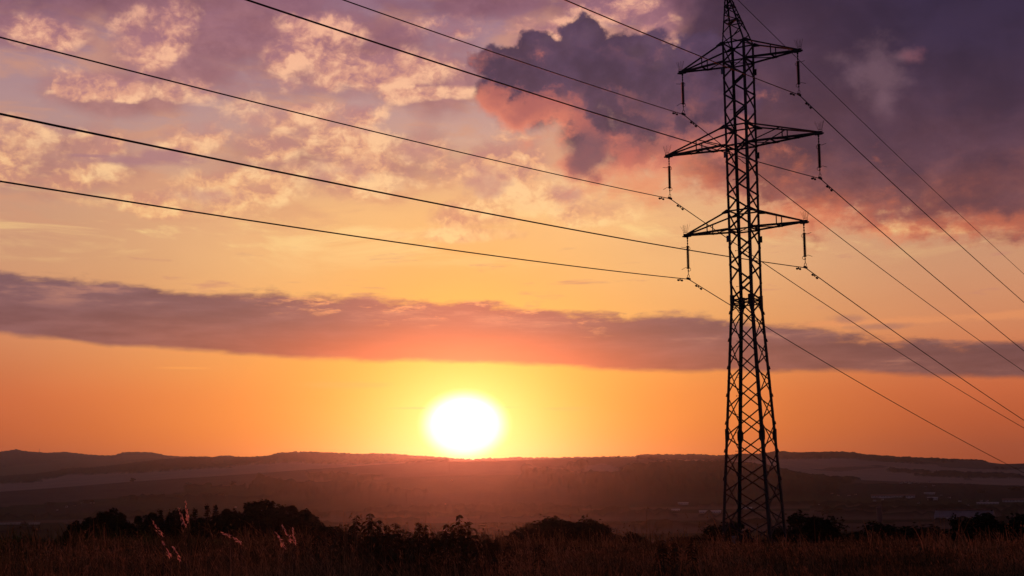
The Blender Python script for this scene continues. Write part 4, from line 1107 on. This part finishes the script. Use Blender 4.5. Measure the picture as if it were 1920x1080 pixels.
# ------------------------------------------------------------------ weeds, seed heads, grass
WEED = mat_leaf('weed leaves', (.026, .030, .014), (.075, .070, .034), .28, (.09, .055, .020))
WEEDSTEM = mat_plain('weed stem', (.030, .024, .014), (.050, .038, .022), 20, .9)
SEED = mat_leaf('dry seed heads', (.42, .24, .19), (.62, .36, .30), .85, (.98, .62, .58))
STRAW = mat_plain('straw', (.06, .036, .022), (.10, .06, .036), 20, .9)
def build_weeds():
    protos = []
    for v in range(4):
        r = np.random.default_rng(500 + v)
        o = empty('tall_weed', '-', 'weed', (0, 0, 0), 'tall leafy weeds in the grass')
        mb = MB(); bx = r.uniform(-.06, .06, 2); st = [(bx[0] * t * t, bx[1] * t * t, t) for t in np.linspace(-.1, 1, 8)]
        mb.tube(st, [.009 * (1.15 - max(t[2], 0) * .75) for t in st], 5); mb.build('stem', WEEDSTEM, o)
        V = []; Fq = []
        z = .10; k = 0
        while z < 1.0:
            a0 = k * math.pi / 2 + r.uniform(-.4, .4); L = (.185 * (1 - .58 * z) + .022) * r.uniform(.8, 1.25)
            if z > .93: L *= .55
            for s in (0, math.pi):
                a = a0 + s; d = np.array([math.cos(a), math.sin(a), 0]); u = np.array([-d[1], d[0], 0])
                b = np.array([bx[0] * z * z, bx[1] * z * z, z]); up = r.uniform(.15, .5); dr = r.uniform(.45, .95)
                ws = (.0, .19, .21, .11, .0); n0 = len(V)
                for i_, t in enumerate((0, .25, .5, .78, 1)):
                    c = b + d * L * (.08 + .92 * t * (1 - .12 * dr * t)) + np.array([0, 0, L * (up * t - dr * t * t)])
                    w = L * ws[i_]
                    V += [c - u * w, c + u * w + np.array([0, 0, .15 * w])]
                for i_ in range(4): Fq.append((n0 + 2 * i_, n0 + 2 * i_ + 1, n0 + 2 * i_ + 3, n0 + 2 * i_ + 2))
            z += .052 * (1.1 - .45 * z); k += 1
        for _ in range(60):                           # flower tassels near the top
            t = r.uniform(.72, 1.0); c = np.array([bx[0] * t * t, bx[1] * t * t, t]); a = r.uniform(0, 6.28); l = r.uniform(.025, .07)
            d = np.array([math.cos(a) * l, math.sin(a) * l, -l * .5]); n0 = len(V)
            V += [c, c + d * .5 + np.array([0, 0, .006]), c + d, c + d * .5 - np.array([0, 0, .006])]; Fq.append((n0, n0 + 1, n0 + 2, n0 + 3))
        link('foliage', np_mesh('foliage', np.array(V), np.array(Fq)), WEED, o)
        protos.append(o)
    tops = [(566, 1003), (586, 997), (602, 992), (612, 1000), (622, 986), (634, 990), (645, 983), (653, 990), (664, 966), (671, 985), (686, 963), (693, 979), (703, 992), (713, 975), (721, 990), (731, 984), (741, 998), (750, 981), (760, 992),
            (772, 995), (783, 984), (791, 979), (800, 984), (811, 998), (822, 996), (833, 983), (843, 999), (857, 965), (864, 985), (872, 978), (884, 997), (895, 1002), (906, 1001), (918, 1008), (933, 1012), (950, 1016), (556, 1012), (1010, 1020), (1245, 1012), (1262, 1018), (1300, 1014)]
    special = {(664, 966): 'tall dark leafy weed with a pointed top, left of the tallest pair', (686, 963): 'tallest dark leafy weed in the clump left of the sun',
               (857, 965): 'tallest dark leafy weed right under the sun', (713, 975): 'tall dark leafy weed just right of the tallest pair', (750, 981): 'dark leafy weed alone in the middle of the clump',
               (791, 979): 'drooping dark leafy weed right of the middle of the clump', (872, 978): 'dark leafy weed beside the tallest weed under the sun', (833, 983): 'dark leafy weed left of the tallest weed under the sun'}
    n = 0
    for x, y in tops:
        for extra in range(2):
            d = random.uniform(18.5, 21.5) + extra * 1.2
            xx = x + (random.gauss(0, 26) if extra else 0); yy = y + (random.uniform(14, 60) if extra else 0)
            q = at(xx, yy, d); g = ground_z(q.x, q.y) - .03; h = q.z - g
            l = special.get((x, y)) if not extra else None
            if l is None: l = ('dark leafy weed in the dense clump of weeds below and left of the sun' if x < 960 else 'dark leafy weed standing apart among the grass right of the clump')
            p = protos[n % 4]; s = (h * random.uniform(.95, 1.2),) * 2 + (h,)
            if n < 4: p.location = (q.x, q.y, g); p.scale = s; p['label'] = l; p.rotation_euler = (0, 0, random.uniform(0, 6))
            else: dup(p, (q.x, q.y, g), l, s, random.uniform(0, 6))
            n += 1
build_weeds()
def build_stalks():
    # each: photo points of the seed head from tip to foot, distance, label
    S_ = [([(335, 953), (341, 968), (344, 980), (347, 986)], 11, 'left of the two tallest pink-lit grass heads before the spruces'),
          ([(348, 939), (350, 957), (351, 968), (354, 982)], 11, 'tallest pink-lit grass head before the spruces'),
          ([(283, 974), (293, 987), (298, 997), (304, 1005)], 11.5, 'slanting pink-lit grass head left of the two tallest ones'),
          ([(305, 1016), (311, 1028), (316, 1038), (319, 1043)], 11, 'small pink-lit grass head low in the grass, left of its neighbour'),
          ([(325, 1026), (331, 1037), (336, 1047), (339, 1054)], 10.5, 'small pink-lit grass head low in the grass, right of its neighbour'),
          ([(516, 998), (524, 1008), (530, 1018), (533, 1027)], 12, 'left one of three glowing grass heads before the leafy trees'),
          ([(527, 983), (535, 995), (542, 1007), (547, 1016)], 12, 'tallest of three glowing grass heads before the leafy trees'),
          ([(549, 991), (550.5, 1002), (552, 1011), (553, 1020)], 12, 'right one of three glowing grass heads before the leafy trees'),
          ([(415, 999), (423, 1003), (432, 1006)], 13, 'pale bent grass head right of the spruces'),
          ([(437, 1008), (445, 1013), (451, 1019)], 13, 'pale bent grass head below the leafy trees')]
    for hp, d, l in S_:
        pts = [at(x, y, d) for x, y in hp]
        tip, foot = pts[0], pts[-1]
        g = foot + (foot - tip).normalized() * 0.0
        gx, gy = foot.x + (foot.x - tip.x) * 1.0, foot.y; gz = ground_z(gx, gy)
        base = Vector((gx, gy, gz))
        o = empty('grass_stalk', l, 'grass stalk', base, 'backlit grass heads')
        r = np.random.default_rng(int(hp[0][0]))
        mb = MB(); mid = (base + foot) / 2 + Vector((0, 0, .06)); path = [base, mid] + pts[::-1]
        mb.tube([p - base for p in path], [.0022] * len(path), 5); mb.build('stem', STRAW, o)
        cs = []
        for i in range(len(pts) - 1):
            a, b = pts[i], pts[i + 1]
            for k in range(9):
                t = r.uniform(0, 1); c = a + (b - a) * t; f = (i + t) / (len(pts) - 1)
                cs.append(np.array(c - base) + r.normal(size=3) * (.002 + .006 * f))
        cs = np.array(cs); ax = np.array((tip - foot).normalized()); n = len(cs)
        dd = ax[None, :] + r.normal(size=(n, 3)) * .35; dd /= np.linalg.norm(dd, axis=1)[:, None]
        u = np.cross(dd, r.normal(size=(n, 3))); u /= np.linalg.norm(u, axis=1)[:, None]
        Lf = .016 * r.uniform(.7, 1.3, n)[:, None]
        V = np.stack([cs - dd * Lf, cs + u * Lf * .26, cs + dd * Lf, cs - u * Lf * .26], 1).reshape(-1, 3)
        link('seed_head', np_mesh('seed_head', V, np.arange(4 * n).reshape(-1, 4)), SEED, o)
build_stalks()

def build_grass():
    r = np.random.default_rng(11)
    m, nt, b = new_mat('dry meadow grass')
    gm = nt.nodes.new('ShaderNodeNewGeometry'); rp = nt.nodes.new('ShaderNodeValToRGB')
    e = rp.color_ramp.elements; e[0].color = (.085, .060, .030, 1); e[1].color = (.42, .260, .150, 1)
    e.new(.45).color = (.22, .155, .082, 1); e.new(.2).color = (.090, .080, .034, 1)
    nt.links.new(gm.outputs['Random Per Island'], rp.inputs[0])
    tc = nt.nodes.new('ShaderNodeTexCoord'); nz = nt.nodes.new('ShaderNodeTexNoise'); nz.inputs['Scale'].default_value = .45; nz.inputs['Detail'].default_value = 4
    nt.links.new(tc.outputs['Object'], nz.inputs['Vector'])
    r2 = nt.nodes.new('ShaderNodeValToRGB'); r2.color_ramp.elements[0].position = .35; r2.color_ramp.elements[1].position = .68
    r2.color_ramp.elements[0].color = (.22, .27, .22, 1); r2.color_ramp.elements[1].color = (1.35, 1.2, 1.15, 1); nt.links.new(nz.outputs[0], r2.inputs[0])
    mm = nt.nodes.new('ShaderNodeMix'); mm.data_type = 'RGBA'; mm.blend_type = 'MULTIPLY'; mm.inputs[0].default_value = 1
    nt.links.new(rp.outputs[0], mm.inputs[6]); nt.links.new(r2.outputs[0], mm.inputs[7])
    n3 = nt.nodes.new('ShaderNodeTexNoise'); n3.inputs['Scale'].default_value = .13; n3.inputs['Detail'].default_value = 3
    sp = nt.nodes.new('ShaderNodeSeparateXYZ'); nt.links.new(tc.outputs['Object'], sp.inputs[0]); nt.links.new(tc.outputs['Object'], n3.inputs['Vector'])
    mr = nt.nodes.new('ShaderNodeMapRange'); mr.inputs[1].default_value = -6; mr.inputs[2].default_value = -16; mr.inputs[3].default_value = -.12; mr.inputs[4].default_value = .16; nt.links.new(sp.outputs[0], mr.inputs[0])
    ad = nt.nodes.new('ShaderNodeMath'); nt.links.new(n3.outputs[0], ad.inputs[0]); nt.links.new(mr.outputs[0], ad.inputs[1])
    m3 = nt.nodes.new('ShaderNodeMapRange'); m3.inputs[1].default_value = .46; m3.inputs[2].default_value = .62; nt.links.new(ad.outputs[0], m3.inputs[0])
    m4 = nt.nodes.new('ShaderNodeMix'); m4.data_type = 'RGBA'; m4.blend_type = 'MULTIPLY'; nt.links.new(m3.outputs[0], m4.inputs[0]); nt.links.new(mm.outputs[2], m4.inputs[6]); m4.inputs[7].default_value = (.22, .52, .34, 1)
    mm = m4
    d = nt.nodes.new('ShaderNodeBsdfDiffuse'); nt.links.new(mm.outputs[2], d.inputs[0])
    t = nt.nodes.new('ShaderNodeBsdfTranslucent'); nt.links.new(mm.outputs[2], t.inputs[0])
    mi = nt.nodes.new('ShaderNodeMixShader'); mi.inputs[0].default_value = .38; nt.links.new(d.outputs[0], mi.inputs[1]); nt.links.new(t.outputs[0], mi.inputs[2])
    nt.links.new(mi.outputs[0], nt.nodes['Material Output'].inputs[0]); nt.nodes.remove(b)
    def field(n, d0, d1, hmin, hmax, per, wk, a0=-21.5, a1=21.5):
        # tufts, denser towards the viewer
        dist = np.exp(r.uniform(np.log(d0), np.log(d1), n)); az = np.radians(r.uniform(a0, a1, n))
        x, y = np.sin(az) * dist, np.cos(az) * dist
        hz = ground_np(x, y)
        keep = fbm(x / 1.6, y / 1.6, 3, 91) > .30
        x, y, hz, dist = x[keep], y[keep], hz[keep], dist[keep]; n = len(x)
        tall = (.05 + 1.9 * fbm(x / 2.2, y / 2.2, 3, 93))
        k = np.repeat(np.arange(n), per); N = len(k)
        px_, py_ = x[k] + r.normal(size=N) * .07, y[k] + r.normal(size=N) * .07
        h = r.uniform(hmin, hmax, N) * tall[k]; a = r.uniform(0, 6.283, N) * .75 + .6; bend = r.uniform(.05, .75, N) * h
        dx, dy = np.cos(a), np.sin(a); w = wk * dist[k] / F_PX * r.uniform(.55, 1.1, N) * 1.3
        fa = r.uniform(0, 6.283, N); ux, uy = np.cos(fa) * w, np.sin(fa) * w
        rows = []
        for t, ww in ((0, 1.0), (.45, .85), (.8, .6), (1.0, .12)):
            cx = px_ + dx * bend * t ** 2.0; cy = py_ + dy * bend * t ** 2.0; cz = hz[k] - .03 + h * (t - .28 * (bend / h) * t * t)
            rows.append(np.stack([cx - ux * ww, cy - uy * ww, cz], 1)); rows.append(np.stack([cx + ux * ww, cy + uy * ww, cz], 1))
        V = np.stack(rows, 1).reshape(-1, 3); o_ = (np.arange(N) * 8)[:, None]
        Fq = np.concatenate([o_ + np.array([[0, 1, 3, 2]]), o_ + np.array([[2, 3, 5, 4]]), o_ + np.array([[4, 5, 7, 6]])], 1).reshape(-1, 4)
        # feathery heads on some of the blades
        s = np.nonzero(r.uniform(size=N) < .22)[0]
        tipx, tipy, tipz = px_[s] + dx[s] * bend[s], py_[s] + dy[s] * bend[s], hz[s * 0 + k[s]] - .03 + h[s] * (1 - .28 * bend[s] / h[s])
        q = np.repeat(np.arange(len(s)), 5); T = np.stack([tipx, tipy, tipz], 1)[q] + r.normal(size=(len(q), 3)) * np.array([.012, .012, .035])
        W_ = (w[s] * 1.3)[q]; fa2 = r.uniform(0, 6.283, len(q)); Lh = r.uniform(.012, .03, len(q))
        u2 = np.stack([np.cos(fa2) * W_, np.sin(fa2) * W_, 0 * W_], 1); v2 = np.stack([dx[s][q] * Lh * .6, dy[s][q] * Lh * .6, Lh], 1)
        V2 = np.stack([T - v2, T + u2, T + v2, T - u2], 1).reshape(-1, 3)
        return V, Fq, V2, np.arange(len(V2)).reshape(-1, 4)
    parts = []
    for args in ((16000, 13, 30, .20, .48, 7, .75), (9000, 26, 72, .08, .22, 6, .70), (1500, 15, 66, .34, .64, 5, .60), (2600, 13.2, 19, .50, .95, 5, .55), (260, 14, 40, .6, .95, 3, .6)):
        V, Fq, V2, F2 = field(*args); parts += [(V, Fq), (V2, F2)]
    n = 0; Vs, Fs = [], []
    for V, Fq in parts: Vs.append(V); Fs.append(Fq + n); n += len(V)
    o = link('meadow_grass', np_mesh('meadow_grass', np.vstack(Vs), np.vstack(Fs)), m); o['kind'] = 'stuff'
build_grass()

# ------------------------------------------------------------------ evening haze
def build_haze():
    lo, hi, R = -64.0, 262.0, 11200.0
    mb = MB(); mb.box((0, 0, (lo + hi) / 2), (R, R, (hi - lo) / 2))
    m = bpy.data.materials.new('evening haze'); m.use_nodes = True; nt = m.node_tree; nt.nodes.clear()
    v = nt.nodes.new('ShaderNodeVolumePrincipled'); o = nt.nodes.new('ShaderNodeOutputMaterial')
    v.inputs['Color'].default_value = (.35, .55, 1.0, 1); v.inputs['Density'].default_value = HAZE; v.inputs['Anisotropy'].default_value = .918
    nt.links.new(v.outputs[0], o.inputs['Volume'])
    ob = mb.build('haze', m); ob['kind'] = 'stuff'
HAZE = 5.0e-5
build_haze()
